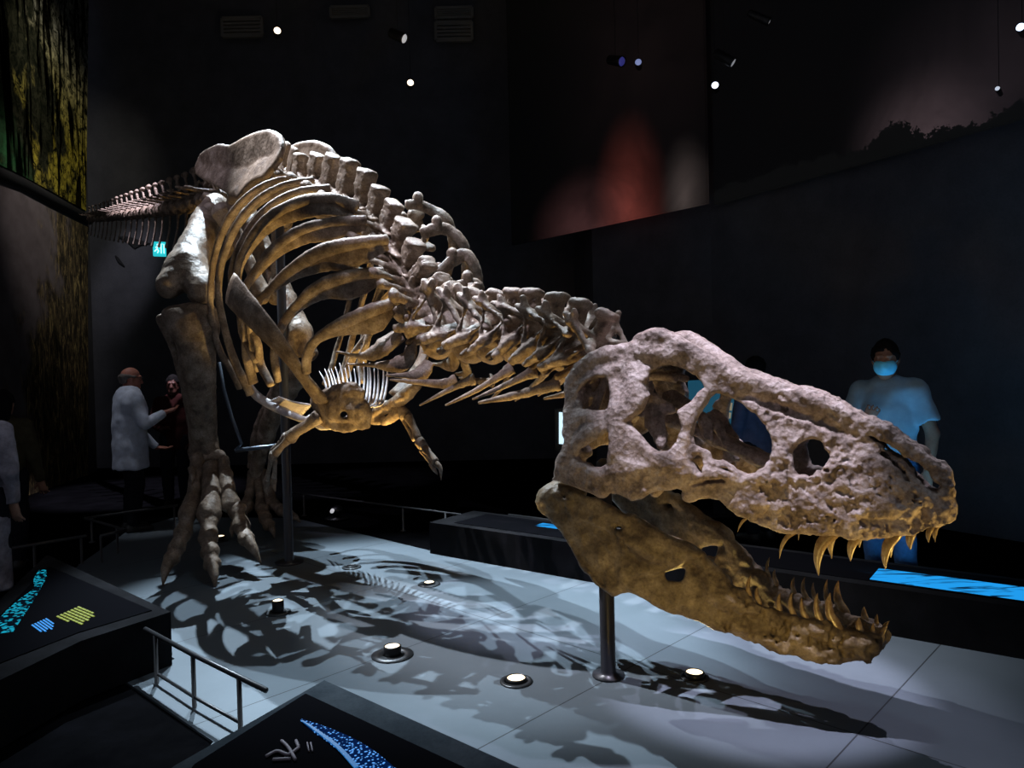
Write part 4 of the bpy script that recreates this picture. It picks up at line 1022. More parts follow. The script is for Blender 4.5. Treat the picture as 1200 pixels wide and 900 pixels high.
# long low plinth on the right
p0 = at_z(503, 612, .28); p1 = at_z(1200, 712, .28); pd_ = unit((p1 - p0) * V(1, 1, 0)); pn = V(-pd_[1], pd_[0], 0); pe = p1 + pd_ * 1.6
def quad(u0, u1, v0, v1): return [tuple((p0 + pd_ * u + pn * v)[:2]) for u, v in ((u0, v0), (u1, v0), (u1, v1), (u0, v1))]
PL = np.linalg.norm(pe - p0)
pt = thing('display_plinth', 'long low dark grey plinth along the right side of the exhibit floor', 'plinth', V(*((p0 + pe) / 2)[:2], 0))
b = MB(); b.prism(quad(0, PL, 0, .62), 0, .28); b.build('body', SLATE, pt)
b = MB(); b.prism(quad(.22, PL - .05, .09, .55), .278, .284); b.build('glass_top', GLASSB, pt)
BLUE = emit_noise('blue_screen', (.002, .02, .06), (.015, .33, .85), 2.2, .44, 1.0, (1.2, 6, 1), rot=math.atan2(-pd_[1], pd_[0]) * 1)
u_of = lambda x, y: (np.dot(at_z(x, y, .284) - p0, pd_))
ub = u_of(1010, 690)
b = MB(); b.prism(quad(ub, PL - .1, .12, .40), .2835, .288); b.build('screen', BLUE, pt)['label'] = 'lit blue screen'
ua = u_of(625, 622); uc = u_of(672, 632)
b = MB(); b.prism(quad(ua - .1, uc + .75, .34, .46), .2835, .288); b.build('screen', BLUE, pt)['label'] = 'narrow lit blue screen'

# left showcase
def inset(poly, d):
    c = np.mean(poly, 0); return [tuple(np.array(p) + unit(c - np.array(p)) * d) for p in poly]
cA_ = [at_z(200, 717, .3)[:2], at_z(55, 650, .3)[:2], V(-2.95, 3.9), V(-2.75, 3.0), V(-2.6, 2.5), at_z(0, 797, .3)[:2], at_z(95, 751, .3)[:2]]
ct = thing('showcase', 'low black showcase with glowing lettering at the left edge', 'showcase', (-3.2, 3.9, 0))
b = MB(); b.prism([tuple(p) for p in cA_], 0, .3); b.build('body', SLATE, ct)
ins = [at_z(178, 716, .3)[:2], at_z(57, 664, .3)[:2], V(-2.85, 3.9), V(-2.68, 3.05), V(-2.5, 2.75), at_z(0, 778, .3)[:2], at_z(92, 742, .3)[:2]]
b = MB(); b.prism([tuple(p) for p in ins], .298, .305); b.build('glass_top', GLASSB, ct)
def text_block(px0, ux, uy, nl, lens, mat, name, label):
    """short lines of small raised glowing words lying on the glass"""
    r = random.Random(3); o = at_z(*px0, .306); m = MB()
    a = at_z(px0[0] + ux[0], px0[1] + ux[1], .306) - o; d = at_z(px0[0] + uy[0], px0[1] + uy[1], .306) - o
    for i in range(nl):
        s = 0; L = lens[i % len(lens)]
        while s < L:
            w = min(r.uniform(.08, .2), L - s)
            q = [o + a * (s + e) + d * (i + f_) for e, f_ in ((0, .2), (w, .2), (w, .72), (0, .72))]
            m.hexa([tuple(p) for p in q] + [tuple(p + V(0, 0, .002)) for p in q]); s += w + .03
    return m.build(name, mat, ct)
text_block((36, 733), (13, 9.5), (3.3, -1.5), 6, (.85, 1.0, .9, 1.05, .9, .7), plain('blue_letters', (.01, .05, .1), .5, emit=(.02, .30, .90), es=.8), 'lettering', '')['label'] = 'lines of small blue lettering'
text_block((65, 723), (23, 10.5), (4.2, -1.9), 7, (.6, 1.1, 1.0, 1.05, .95, 1.0, .8), plain('green_letters', (.05, .06, .01), .5, emit=(.33, .40, .02), es=.7), 'lettering', '')['label'] = 'lines of small yellow-green lettering'
CYAN = emit_noise('cyan_picture', (.0, .004, .01), (.01, .42, .62), 38, .55, .8, (1, 1, 1), 'dots')
def ribbon(name, px, wid, z, mat, parent, n=5):
    P = np.array([at_z(x, y, z) for x, y in px]); P = spline(P, n); W_ = spline(np.array([[w] for w in wid]), n)[:, 0]
    T = np.gradient(P, axis=0); L_ = []; R_ = []
    for p, t, w in zip(P, T, W_):
        s = unit(np.cross(unit(t), ZU)) * max(w, .002); L_.append(p + s); R_.append(p - s)
    m = len(P); A_ = L_ + R_ + [p + V(0, 0, .004) for p in L_] + [p + V(0, 0, .004) for p in R_]
    F = []
    for i in range(m - 1):
        F += [(i, m + i, m + i + 1, i + 1), (2 * m + i, 2 * m + i + 1, 3 * m + i + 1, 3 * m + i), (i, i + 1, 2 * m + i + 1, 2 * m + i), (m + i + 1, m + i, 3 * m + i, 3 * m + i + 1)]
    return link_mesh(name, A_, F, mat, parent, False)
ribbon('picture', [(46, 688), (32, 702), (17, 719), (2, 742)], [.012, .04, .055, .05], .306, CYAN, ct)['label'] = 'glowing cyan tail picture'
ribbon('picture', [(50, 668), (47, 678), (44, 690)], [.02, .035, .015], .306, CYAN, ct)['label'] = 'small glowing cyan picture'

# front showcase
cB_ = [at_z(380, 797, .3)[:2], at_z(205, 897, .3)[:2], V(-1.35, 1.75), V(.2, 1.2), V(.95, 1.55), at_z(600, 896, .3)[:2]]
ft = thing('showcase', 'low black showcase holding a glowing blue dotted tail, at the bottom edge', 'showcase', (-.4, 2.2, 0))
b = MB(); b.prism([tuple(p) for p in cB_], 0, .3); b.build('body', mottled('rim_slate', (.022, .028, .034), (.032, .039, .046), (.042, .05, .058), 5, .6, .1, 60, spec=.0), ft)
ins = [at_z(358, 814, .3)[:2], at_z(228, 897, .3)[:2], V(-1.1, 1.8), V(.15, 1.4), V(.62, 1.65), at_z(536, 897, .3)[:2]]
b = MB(); b.prism([tuple(p) for p in ins], .298, .305); b.build('glass_top', GLASSB, ft)
DOTS = emit_noise('blue_dots', (.0, .008, .05), (.12, .40, 1.0), 80, .68, 1.1, (1, 1, 1), 'dots')
ribbon('tail_picture', [(353, 844), (372, 854), (398, 868), (424, 886), (450, 910)], [.004, .022, .036, .045, .05], .306, DOTS, ft)['label'] = 'glowing blue dotted tail'
ribbon('tail_stripe', [(354, 845), (374, 859), (396, 876), (418, 900)], [.002, .006, .007, .008], .3105, plain('deep_blue', (0, .02, .05), .5, emit=(.02, .16, .45), es=.8), ft)
m_ = MB()
c0 = at_z(338, 880, .306)
for p in ([(312, 886), (325, 880), (338, 884), (350, 876)], [(330, 868), (338, 876), (346, 890)], [(350, 876), (347, 868)], [(320, 890), (340, 889)]): m_.tube(spline([at_z(x, y, .312) for x, y in p], 4), .006, 6)
for x in (360, 364): m_.tube([at_z(x, 870, .31), at_z(x + 2, 880, .31)], .003, 6)
small = m_.build('small_fossil', plain('mauve_fossil', (.22, .19, .22), .6), None, True); tag(small, 'little mauve fossil lying on the black glass beside the blue tail', 'fossil')

# ---------------------------------------------------------------- low railings
RAILM = plain('rail_metal_lit', (.09, .09, .095), .4, .3); RAILD = plain('rail_metal_shaded', (.018, .018, .020), .4, .3)  # one rail metal twice: paler for the lit rails, darker for the shaded foreground
def railing(label, top, posts, zt, extra=(), r=.014, RAILM=RAILM):
    P = [at_z(x, y, zt) for x, y in top]; m = np.mean(P, 0)
    t = thing('railing', label, 'railing', (m[0], m[1], 0), 'low guard rails')
    b = MB(); b.tube(P, r, 8); b.build('hand_rail', RAILM, t, True)
    for x, y in posts:
        p = at_z(x, y, zt); b = MB(); b.lathe((p[0], p[1], -.012), [(.03, 0), (.03, .008), (.011, .01), (.011, zt + .012)], 10); b.build('post', RAILM, t, True)
    for q in extra:
        b = MB(); b.tube([at_z(x, y, z) for x, y, z in q], r * .7, 8); b.build('cross_bar', RAILM, t, True)
railing('low rail in front of the man in the pale shirt', [(208, 592), (99, 607.5), (118, 612.5), (147, 621), (118, 628)], [(204, 592.6), (107, 606.6), (137, 618.5), (118, 628)], .24)
railing('low rail between the left showcase and the dark walkway', [(101, 628), (35, 639), (-20, 648)], [(95, 629), (40, 638)], .24)
railing('low rail in the foreground between the two showcases', [(170, 737), (226, 767), (312, 809)], [(182, 744), (226, 767), (280, 794)], .26, [[(182, 788, .05), (226, 816, .05), (280, 846, .05)]], .012, RAILD)
railing('low rail along the far end of the exhibit floor', [(338, 577), (440, 590), (540, 603)], [(356, 579.3), (472, 594), (522, 600.8)], .24, r=.01)
railing('long low rail behind the right-hand plinth', [(596, 603), (860, 638), (1100, 669), (1290, 694)], [(640, 609), (860, 638), (1060, 664), (1180, 679)], .24, r=.010)

# ---------------------------------------------------------------- floor lamps
LENS = plain('warm_lens', (.8, .7, .5), .3, emit=(1, .80, .52), es=2.6); LHOUS = plain('lamp_black', (.012, .012, .013), .4, .3); LRING = plain('lamp_ring', (.055, .06, .065), .4, .5)
LOFF = plain('dark_lens', (.02, .02, .022), .15)
def floor_lamp(x, y, h, rl, rring, label, on=True):
    p = at_z(x, y); t = thing('floor_lamp', label, 'lamp', p, 'floor uplights around the skeleton')
    b = MB(); b.lathe(p, [(rring * .8, .0), (rring, .0), (rring, .006), (rl * 1.15, .010), (rl * 1.15, .0)], 28); b.build('ring', LRING, t, True)
    b = MB(); b.lathe(p, [(rl * .96, 0), (rl, .004), (rl, h), (rl * .86, h + .003), (rl * .86, h - .012)], 28); b.build('housing', LHOUS, t, True)
    b = MB(); b.lathe(p + V(0, 0, h - .010), [(rl * .80, 0), (rl * .85, .008), (rl * .55, .013), (.002, .015)], 24); b.build('lens', LENS if on else LOFF, t, True)
    return p
LP = [floor_lamp(326, 718, .085, .040, .085, 'floor lamp with the tallest black drum, near the claws of the raised foot'),
      floor_lamp(460, 768, .055, .050, .12, 'black drum floor lamp standing in the striped rib shadows'),
      floor_lamp(605, 799, .022, .055, .085, 'flush floor lamp left of the post under the jaw'),
      floor_lamp(814, 794, .03, .050, .075, 'flush floor lamp in the dark skull shadow'),
      floor_lamp(503, 685, .02, .045, .085, 'small flush floor lamp nearest the corner of the long plinth'),
      floor_lamp(412, 665, .015, .05, .08, 'unlit flush floor lamp right of the rib cage pole', False),
      floor_lamp(258, 634, .05, .05, .08, 'floor lamp shining behind the middle toe of the near foot')]
p = at_z(395, 608); t = thing('floor_lamp', 'small black ball lamp at the back edge of the exhibit floor', 'lamp', p)
b = MB(); b.lathe(p, [(.13, 0), (.13, .015), (.05, .02), (.05, .03)], 20); b.build('base', LHOUS, t, True)
b = MB(); b.lathe(p + V(0, 0, .03), [(.02, 0), (.06, .02), (.075, .06), (.06, .10), (.02, .12)], 18); b.build('ball', LHOUS, t, True)
b = MB(); b.lathe(p + V(-.035, -.06, .10), [(.028, 0), (.028, .008), (.01, .012)], 14, V(-.4, -.7, .5)); b.build('lens', plain('cool_lens', (.7, .7, .7), .3, emit=(.8, .8, .85), es=.5), t, True)

# ---------------------------------------------------------------- ceiling lamps and vents
def ceiling_lamp(x, y, Y, col, es, r, label, aim=None, d=.22):
    p = at_y(x, y, Y); ax = unit((V(0, 1.0, .8) - p * V(1, 1, .35)) if aim is None else aim)
    t = thing('ceiling_spotlight', label, 'spotlight', p, 'spotlights under the dark ceiling')
    b = MB(); b.lathe(p - ax * d, [(r * .6, -.02), (r, 0), (r * 1.15, d - .01), (r * 1.15, d + .02), (r, d + .02), (r, d)], 18, ax); b.build('housing', LHOUS, t, True)
    b = MB(); b.lathe(p, [(r * .98, 0), (r * .9, .012), (.003, .022)], 18, ax); b.build('lens', plain('lens_' + str(x), col, .3, emit=col, es=es), t, True)
    b = MB(); q = p - ax * d * .5; b.tube([q, q + V(0, 0, .2), V(q[0], q[1], CEIL)], .003, 6); b.build('hanger', LHOUS, t, True)
ceiling_lamp(325, 36, 10.6, (1, .78, .55), 3.0, .050, 'warm ceiling spotlight furthest left, above the hips')
ceiling_lamp(481, 97, 10.8, (1, .80, .58), 2.5, .048, 'warm ceiling spotlight hanging lower, right of the back')
ceiling_lamp(473, 45, 9.8, (.75, .75, .78), .5, .062, 'unlit ceiling spotlight with a pale added gleam above the warm one', V(.8, -.3, -.5))  # lens glow stands for the gleam on its unlit housing
ceiling_lamp(838, 100, 8.5, (.72, .78, 1), 3.0, .040, 'cool white ceiling spotlight at the right edge of the red screen')
ceiling_lamp(858, 73, 8.2, (.55, .56, .6), .35, .050, 'unlit ceiling spotlight with an added gleam, just above the cool white one', V(.7, -.3, -.6))  # weak glow put in for a highlight on the lamp body
ceiling_lamp(900, 25, 8.0, (.5, .5, .52), .3, .040, 'unlit ceiling spotlight with an added gleam near the top edge, right of centre', V(.8, -.2, -.5))  # glow in the lens replaces light caught by the housing
ceiling_lamp(1196, 32, 5.6, (.62, .75, 1), 3.0, .030, 'cool ceiling spotlight in the top right corner')
ceiling_lamp(1169, 104, 5.8, (.62, .68, .8), .8, .018, 'tiny cool spotlight below the top right one')
ceiling_lamp(748, 73, 8.8, (.35, .42, .8), .45, .040, 'bluish ceiling spotlight in front of the red screen')
ceiling_lamp(728, 72, 8.9, (.08, .08, .45), .25, .055, 'deep blue ceiling spotlight beside the bluish one', V(.5, -.7, -.4))
VENT = plain('vent_grey', (.16, .15, .13), .7)
for x, y, w, h, lab in ((284, 32, 46, 21, 'dim grey vent grille at upper left, beside the warm spotlight'), (410, 14, 44, 11, 'dim narrow vent grille at the top between two spotlights'), (532, 37, 42, 21, 'dim grey vent grille at the top, right of the pale spotlight'), (532, 15, 42, 11, 'narrow vent grille directly above the larger right one')):
    c = at_y(x, y, 13.2); t = thing('vent', lab, 'vent', c); k = 13.2 / FPX
    b = MB(); W_, H_ = w * k, h * k
    for dx in (-1, 1): b.box(c + V(dx * W_ / 2, 0, 0), .05, .06, H_)
    for dz in (-1, 1): b.box(c + V(0, 0, dz * H_ / 2), W_, .06, .05)
    b.build('frame', VENT, t); b = MB(); n_ = 5
    for i in range(n_): b.box(c + V(0, .0, (i + .5) / n_ * H_ - H_ / 2), W_ - .04, .05, H_ / n_ * .62)
    b.build('grille', VENT, t)

# ---------------------------------------------------------------- lit displays far behind the skull
def upright(name, label, cat, px, Y, mat, fm, dep=.08):
    P = [at_y(x, y, Y) for x, y in px]; c = np.mean(P, 0)
    t = thing(name, label, cat, V(c[0], Y, 0))
    n = len(P); A_ = [p - V(0, .012, 0) for p in P] + [p for p in P]
    F = [tuple(range(n)), tuple(range(n, 2 * n))[::-1]] + [((i + 1) % n, i, n + i, n + (i + 1) % n) for i in range(n)]
    link_mesh('screen', A_, F, mat, t, False)
    lo = np.min(P, 0); hi = np.max(P, 0)
    b = MB(); b.box(((lo[0] + hi[0]) / 2, Y + dep / 2 + .005, (lo[2] + hi[2]) / 2), hi[0] - lo[0] + .08, dep, hi[2] - lo[2] + .08)
    b.box(((lo[0] + hi[0]) / 2, Y + dep / 2, lo[2] / 2 - .02), .12, dep, lo[2]); b.box(((lo[0] + hi[0]) / 2, Y + dep / 2, 0.0), .4, .3, .03); b.build('stand', fm, t)
    return t, Y
upright('monitor', 'bright white-blue monitor on a stand behind the back of the skull', 'monitor', [(655, 483), (690, 485), (690, 523), (655, 520)], 8.6, plain('white_screen', (.5, .6, .7), .4, emit=(.62, .86, 1.0), es=1.15), LHOUS)
TEAL = plain('teal_panel', (.02, .08, .12), .5, emit=(.008, .055, .095), es=1.0)
upright('wall_showcase', 'teal lit showcase with pale specimens seen through the skull', 'showcase', [(806, 446), (872, 443), (874, 503), (808, 506)], 7.9, TEAL, LHOUS)
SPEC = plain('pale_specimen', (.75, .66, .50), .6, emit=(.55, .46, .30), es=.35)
for x, y, w, h, lab in ((848.5, 469, 5, 5, 'top left pale block in the teal showcase'), (853.5, 476.5, 8, 9, 'largest white cup-shaped piece in the teal showcase'), (864, 473.5, 6, 4.5, 'top right pale block in the teal showcase'), (851.5, 487, 9, 6.5, 'wide tan block low in the teal showcase'), (861.5, 486, 5, 4.5, 'small tan block low right in the teal showcase')):
    c = at_y(x, y, 7.85); k = 7.85 / FPX; m = MB(); W_, H_ = w * k, h * k
    A_ = [(c[0] + sx_ * W_ * f_, c[1] + sy_ * .03, c[2] + sz_ * H_ / 2) for sz_, f_ in ((-1, .40), (1, .5)) for sx_, sy_ in ((-1, -1), (1, -1), (1, 1), (-1, 1))]
    m.hexa(A_); tag(m.build('specimen', SPEC), lab, 'specimen', 'specimens in the teal showcase')
# ================================================================== VISITORS
def fabric(name, c, v=.25, sc=40, stripes=False):
    m, nt, bs = new_mat(name)
    vec = mapping_n(nt)
    f = noise_n(nt, vec, sc, 4, .7)
    lo = tuple(q * (1 - v) for q in c); hi = tuple(min(1, q * (1 + v)) for q in c)
    nt.links.new(ramp_n(nt, f, [(.3, lo), (.7, hi)]), bs.inputs['Base Color']); bs.inputs['Roughness'].default_value = .9; bs.inputs['Specular IOR Level'].default_value = .1
    return m
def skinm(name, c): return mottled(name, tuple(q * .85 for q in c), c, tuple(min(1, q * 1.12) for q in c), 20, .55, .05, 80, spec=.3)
DENIM = fabric('dark_trousers', (.012, .013, .018)); HAIRB = plain('dark_hair', (.006, .005, .005), .9, spec=.1); SHOE = plain('shoe_black', (.012, .012, .012), .5)

def person(label, pos, fwd, h, skin, shirt, trousers, hair, elbR, wriR, elbL, wriL, hdR, hdL, sleeve='long', hairstyle='short', head=(0, 0), mask=None, hem=.78, coat=None, vox=.011, glasses=False, bag=None, loose=0.0):
    k = h / 1.75; f = unit(V(fwd[0], fwd[1], 0)); rt_ = V(f[1], -f[0], 0)
    W = lambda v: np.asarray(pos) + (np.outer(v[:, 0], rt_) + np.outer(v[:, 1], f) + np.outer(v[:, 2], ZU)) * k
    t = thing('person', label, 'person', pos)
    hy, hp_ = math.radians(head[0]), math.radians(head[1])
    Hc = V(0, .03, 1.625)
    Rz = np.array([[math.cos(hy), -math.sin(hy), 0], [math.sin(hy), math.cos(hy), 0], [0, 0, 1]]); Rx = np.array([[1, 0, 0], [0, math.cos(hp_), -math.sin(hp_)], [0, math.sin(hp_), math.cos(hp_)]])
    M = Rz @ Rx
    hp = lambda x, y, z: Hc + M @ V(x, y, z)
    arms = [(V(.185, 0, 1.405), V(*elbR), V(*wriR), V(*hdR)), (V(-.185, 0, 1.405), V(*elbL), V(*wriL), V(*hdL))]
    legs = [(V(s * .095, 0, .92), V(s * .10, .03, .50), V(s * .10, -.01, .09)) for s in (1, -1)]
    lo, hi = V(-.5, -.4, -.02), V(.5, .75, 1.85)
    def emit(g, name, mat, rough=0.0, par=t):
        if rough: g.rough(rough, 9, 3, len(name))
        v, fc = g.mesh(); return link_mesh(name, W(v), fc[:, ::-1], mat, par)
    def torso(g, e=0.0, zlo=.9):
        FL = (V(0, 1, 0), 1.35)
        g.chain([(0, 0, max(zlo, .95)), (0, .0, 1.10), (0, .01, 1.27), (0, 0, 1.38)], [.155 + e, .145 + e, .165 + e, .13 + e], .05, flat=FL, smooth=3)
        g.chain([(-.17, 0, 1.395), (.17, 0, 1.395)], [.062 + e, .062 + e], .06)
        g.chain([(0, -.02, 1.38), (0, -.01, 1.45)], [.085 + e * .6, .062 + e * .4], .05)
    # skin: one continuous body
    g = Grid(lo, hi, vox)
    torso(g); g.chain([(0, -.01, 1.42), tuple(hp(0, -.02, -.07))], [.056, .054], .03)
    g.ball(hp(0, -.012, .028), (.076, .096, .095), .03, rot=M); g.chain([hp(0, .035, -.045), hp(0, .06, -.085)], [.058, .036], .04)
    g.chain([hp(.04, .0, -.05), hp(.025, .055, -.085)], [.03, .024], .03); g.chain([hp(-.04, .0, -.05), hp(-.025, .055, -.085)], [.03, .024], .03)
    g.chain([hp(0, .088, .015), hp(0, .108, -.028)], [.010, .015], .015); g.chain([hp(-.014, .094, -.03), hp(.014, .094, -.03)], .010, .012)
    for s in (1, -1):
        g.ball(hp(s * .032, .092, .018), (.017, .012, .011), .012, cut=True, rot=M); g.ball(hp(s * .032, .083, .016), .0125, .006)
        g.chain([hp(s * .015, .092, .036), hp(s * .05, .080, .036)], .008, .012)
        g.ball(hp(s * .078, -.01, -.005), (.012, .022, .034), .01, rot=M)
    g.chain([hp(-.022, .088, -.060), hp(.022, .088, -.060)], .007, .008); g.chain([hp(-.022, .094, -.066), hp(.022, .094, -.066)], .003, .004, cut=True)
    for S_, E_, W_, hd in arms:
        g.chain([S_, (S_ + E_) / 2, E_], [.055, .048, .041], .03); g.chain([E_, E_ * .6 + W_ * .4, W_], [.041, .040, .027], .02)
        d = unit(hd); up = unit(np.cross(d, V(1, 0, 0)) if abs(d[0]) < .8 else V(0, 0, 1)); sd = unit(np.cross(d, up)); in_ = 1.0 if S_[0] > 0 else -1.0
        g.chain([W_, W_ + d * .05, W_ + d * .085], [.027, .036, .036], .02, flat=(unit(np.cross(sd, d)), 1.6))
        for q, (o_, L_) in enumerate(((.030, .068), (.010, .078), (-.010, .073), (-.030, .058))):
            b0 = W_ + d * .09 + sd * o_; n_ = unit(np.cross(sd, d)) * (-1)
            g.chain([b0, b0 + d * L_ * .5 + n_ * .006 + sd * o_ * .15, b0 + d * L_ * .95 + n_ * .028 + sd * o_ * .25], [.0105, .0098, .0085], .006)
        g.chain([W_ + d * .025 + sd * .03 * in_, W_ + d * .055 + sd * .058 * in_, W_ + d * .088 + sd * .066 * in_], [.016, .012, .010], .01)
    for a, b_, c in legs:
        g.chain([a, b_, c], [.085, .055, .038], .04, smooth=0); g.chain([c + V(0, -.03, -.05), c + V(0, .15, -.062)], [.035, .03], .02)
    emit(g, 'body', skin)
    # upper garment
    g = Grid(lo, hi, vox); torso(g, .016 + loose)
    g.chain([(0, 0, hem - .06), (0, 0, 1.12)], [.168 + loose * 1.3, .158 + loose], .06, flat=(V(0, 1, 0), 1.3))
    if coat: g.chain([(0, 0, coat - .1), (0, 0, .95)], [.20, .165], .06, flat=(V(0, 1, 0), 1.25))
    for S_, E_, W_, hd in arms:
        if sleeve == 'long': g.chain([S_, (S_ + E_) / 2, E_, W_ * .93 + E_ * .07], [.078, .068, .060, .043], .04)
        else: g.chain([S_, S_ * .35 + E_ * .65], [.080, .075], .04)
    zc = coat if coat else hem
    Z = g.ax[2][None, None, :]; g.F[:] = smax(g.F, (zc - Z).astype(np.float32) * np.ones_like(g.F), .012)
    g.ball(hp(0, .0, .03), (.11, .13, .15), .012, cut=True, rot=M)
    for S_, E_, W_, hd in arms:                        # open cuff
        cpos = (W_ * .93 + E_ * .07 if sleeve == 'long' else S_ * .35 + E_ * .65); dd = unit((W_ - E_) if sleeve == 'long' else (E_ - S_))
        g.chain([cpos + dd * .045, cpos + dd * .11], [.075, .085] if sleeve != 'long' else [.045, .05], .012, cut=True)
    g.rough(.012, 7, 2, 3); o = emit(g, 'shirt' if not coat else 'coat', shirt, .004)
    # trousers, shoes
    g = Grid(lo, V(.5, .75, 1.05), vox)
    g.chain([(0, 0, .90), (0, 0, 1.0)], [.155, .145], .05, flat=(V(0, 1, 0), 1.3))
    for a, b_, c in legs: g.chain([a, b_, c + V(0, 0, .03)], [.105, .078, .066], .05)
    emit(g, 'trousers', trousers, .006)
    for a, b_, c in legs:
        g = Grid(V(c[0] - .1, -.15, -.01), V(c[0] + .1, .3, .16), vox)
        g.chain([c + V(0, -.03, -.045), c + V(0, .06, -.05), c + V(0, .16, -.058)], [.046, .044, .034], .03); g.chain([c + V(0, -.01, .0), c + V(0, -.02, -.05)], [.046, .05], .03)
        Z = g.ax[2][None, None, :]; g.F[:] = smax(g.F, (.002 - Z).astype(np.float32) * np.ones_like(g.F), .008)
        emit(g, 'shoe', SHOE)
    # hair
    g = Grid(Hc - .22, Hc + .22, .008)
    if hairstyle == 'balding':
        g.chain([hp(.074, .02, .025), hp(.06, -.07, .02), hp(0, -.098, .015), hp(-.06, -.07, .02), hp(-.074, .02, .025)], [.012, .026, .03, .026, .012], .02, smooth=3)
        g.chain([hp(.05, -.07, -.03), hp(0, -.09, -.035), hp(-.05, -.07, -.03)], [.022, .026, .022], .03)
    else:
        g.ball(hp(0, -.022, .045), (.086, .100, .098), .01, rot=M)
        g.ball(hp(0, .085, -.035), (.085, .07, .075), .03, cut=True, rot=M)
        if hairstyle == 'long':
            g.chain([hp(0, -.06, .02), hp(0, -.09, -.10), hp(0, -.09, -.22)], [.085, .085, .06], .04); 
        else: g.chain([hp(.0, -.075, -.03), hp(0, -.08, -.055)], [.05, .04], .03)
        for s in (1, -1): g.chain([hp(s * .078, .0, .03), hp(s * .076, .012, .0)], [.012, .008], .01)
    g.rough(.006, 30, 3, 8); emit(g, 'hair', hair)
    if mask is not None:
        g = Grid(Hc - .2, Hc + .2, .007)
        g.ball(hp(0, .045, -.044), (.074, .078, .070), .01, rot=M); g.chain([hp(0, .10, -.02), hp(0, .108, -.045)], [.02, .022], .03)
        g.ball(hp(0, .0, -.04), (.080, .080, .12), .01, cut=True, rot=M)
        Zc = hp(0, .09, .0); n_ = M @ V(0, .1, 1.0); X, Y, Z = np.meshgrid(*[a.astype(np.float32) for a in g.ax], indexing='ij')
        pl_ = ((X - Zc[0]) * n_[0] + (Y - Zc[1]) * n_[1] + (Z - Zc[2]) * n_[2]); g.F[:] = smax(g.F, pl_.astype(np.float32), .008)
        mk = emit(g, 'face_mask', mask)
        for s in (1, -1):
            m_ = MB(); P = np.array([hp(s * .062, .06, -.02), hp(s * .075, .025, -.008), hp(s * .083, -.012, .012)]); m_.tube(W(P), .002, 6); m_.build('ear_loop', mask, mk, True)
    if glasses:
        m_ = MB()
        for s in (1, -1):
            m_.tube(W(np.array([hp(s * .032 + .022 * math.cos(a), .104, .016 + .018 * math.sin(a)) for a in np.linspace(0, 2 * math.pi, 14)])), .002, 6)
            m_.tube(W(np.array([hp(s * .054, .10, .02), hp(s * .080, .02, .022), hp(s * .084, -.02, .01)])), .002, 6)
        m_.build('glasses', plain('glasses_wire', (.1, .1, .1), .3, .8), t, True)
    if bag is not None:
        m_ = MB(); m_.tube(W(spline([(-.16, -.02, 1.47), (-.05, .13, 1.36), (.10, .165, 1.15), (.19, .10, .98)], 6)), .014, 8); m_.tube(W(spline([(-.16, -.02, 1.47), (0, -.14, 1.3), (.19, -.06, .98)], 6)), .014, 8)
        m_.build('bag_strap', bag, t, True)
    return t

G = lambda x, Y: V(at_y(x, 440, Y)[0], Y, -.012)
person('balding man in a loose pale shirt holding one hand raised in front of him', G(150, 7.8), (.78, .62), 1.77, skinm('skin_ruddy', (.42, .17, .12)), fabric('pale_shirt', (.50, .54, .64), .2, 14), DENIM, plain('grey_hair', (.12, .10, .09), .8),
       (.27, .10, 1.15), (.20, .30, 1.26), (-.26, .06, 1.12), (-.20, .30, .86), (.05, .9, .28), (.1, .95, -.15), 'long', 'balding', (0, -6), glasses=True, hem=.68, loose=.045)
person('dark-haired person in a light blue short-sleeved shirt wearing a blue face mask', G(1040, 5.1), (-.74, -.67), 1.77, skinm('skin_brown', (.24, .12, .08)), fabric('blue_tee', (.22, .31, .38), .12, 14), fabric('blue_jeans', (.03, .06, .12)), HAIRB,
       (.24, .07, 1.13), (.06, .26, 1.20), (-.27, -.03, 1.12), (-.27, .06, .87), (-.5, .4, .5), (.05, .3, -.95), 'short', 'short', (16, -8), mask=fabric('mask_blue', (.16, .66, .92), .06, 30))
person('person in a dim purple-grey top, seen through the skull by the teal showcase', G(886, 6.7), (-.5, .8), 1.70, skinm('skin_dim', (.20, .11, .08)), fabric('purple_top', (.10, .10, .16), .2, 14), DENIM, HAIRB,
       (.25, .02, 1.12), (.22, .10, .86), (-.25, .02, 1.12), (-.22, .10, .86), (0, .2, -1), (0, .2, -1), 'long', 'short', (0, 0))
person('person in a dark olive jacket beside the left showcase, back half turned', G(2, 6.3), (-.25, .95), 1.56, skinm('skin_warm', (.40, .20, .13)), fabric('olive_jacket', (.055, .046, .026), .3, 12), DENIM, HAIRB,
       (.25, .0, 1.10), (.27, .10, .85), (-.25, .0, 1.10), (-.24, .08, .85), (.1, .3, -1), (0, .2, -1), 'long', 'long', (0, 0), hem=.74)
person('person in a long grey patterned coat, cut off by the left edge', V(-3.68, 5.0, -.012), (.15, .98), 1.62, skinm('skin_fair', (.42, .24, .17)), fabric('patterned_coat', (.26, .25, .30), .45, 9), DENIM, HAIRB,
       (.235, .0, 1.10), (.22, .05, .86), (-.25, .0, 1.10), (-.24, .08, .85), (0, .2, -1), (0, .2, -1), 'long', 'long', (0, 0), hem=.74, coat=.22)
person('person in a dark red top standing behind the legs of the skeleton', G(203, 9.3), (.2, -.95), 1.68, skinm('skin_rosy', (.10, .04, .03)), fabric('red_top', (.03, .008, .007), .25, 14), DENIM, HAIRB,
       (.25, .02, 1.12), (.10, .24, 1.05), (-.25, .02, 1.12), (-.22, .10, .86), (-.4, .6, .1), (0, .2, -1), 'long', 'short', (0, -4))

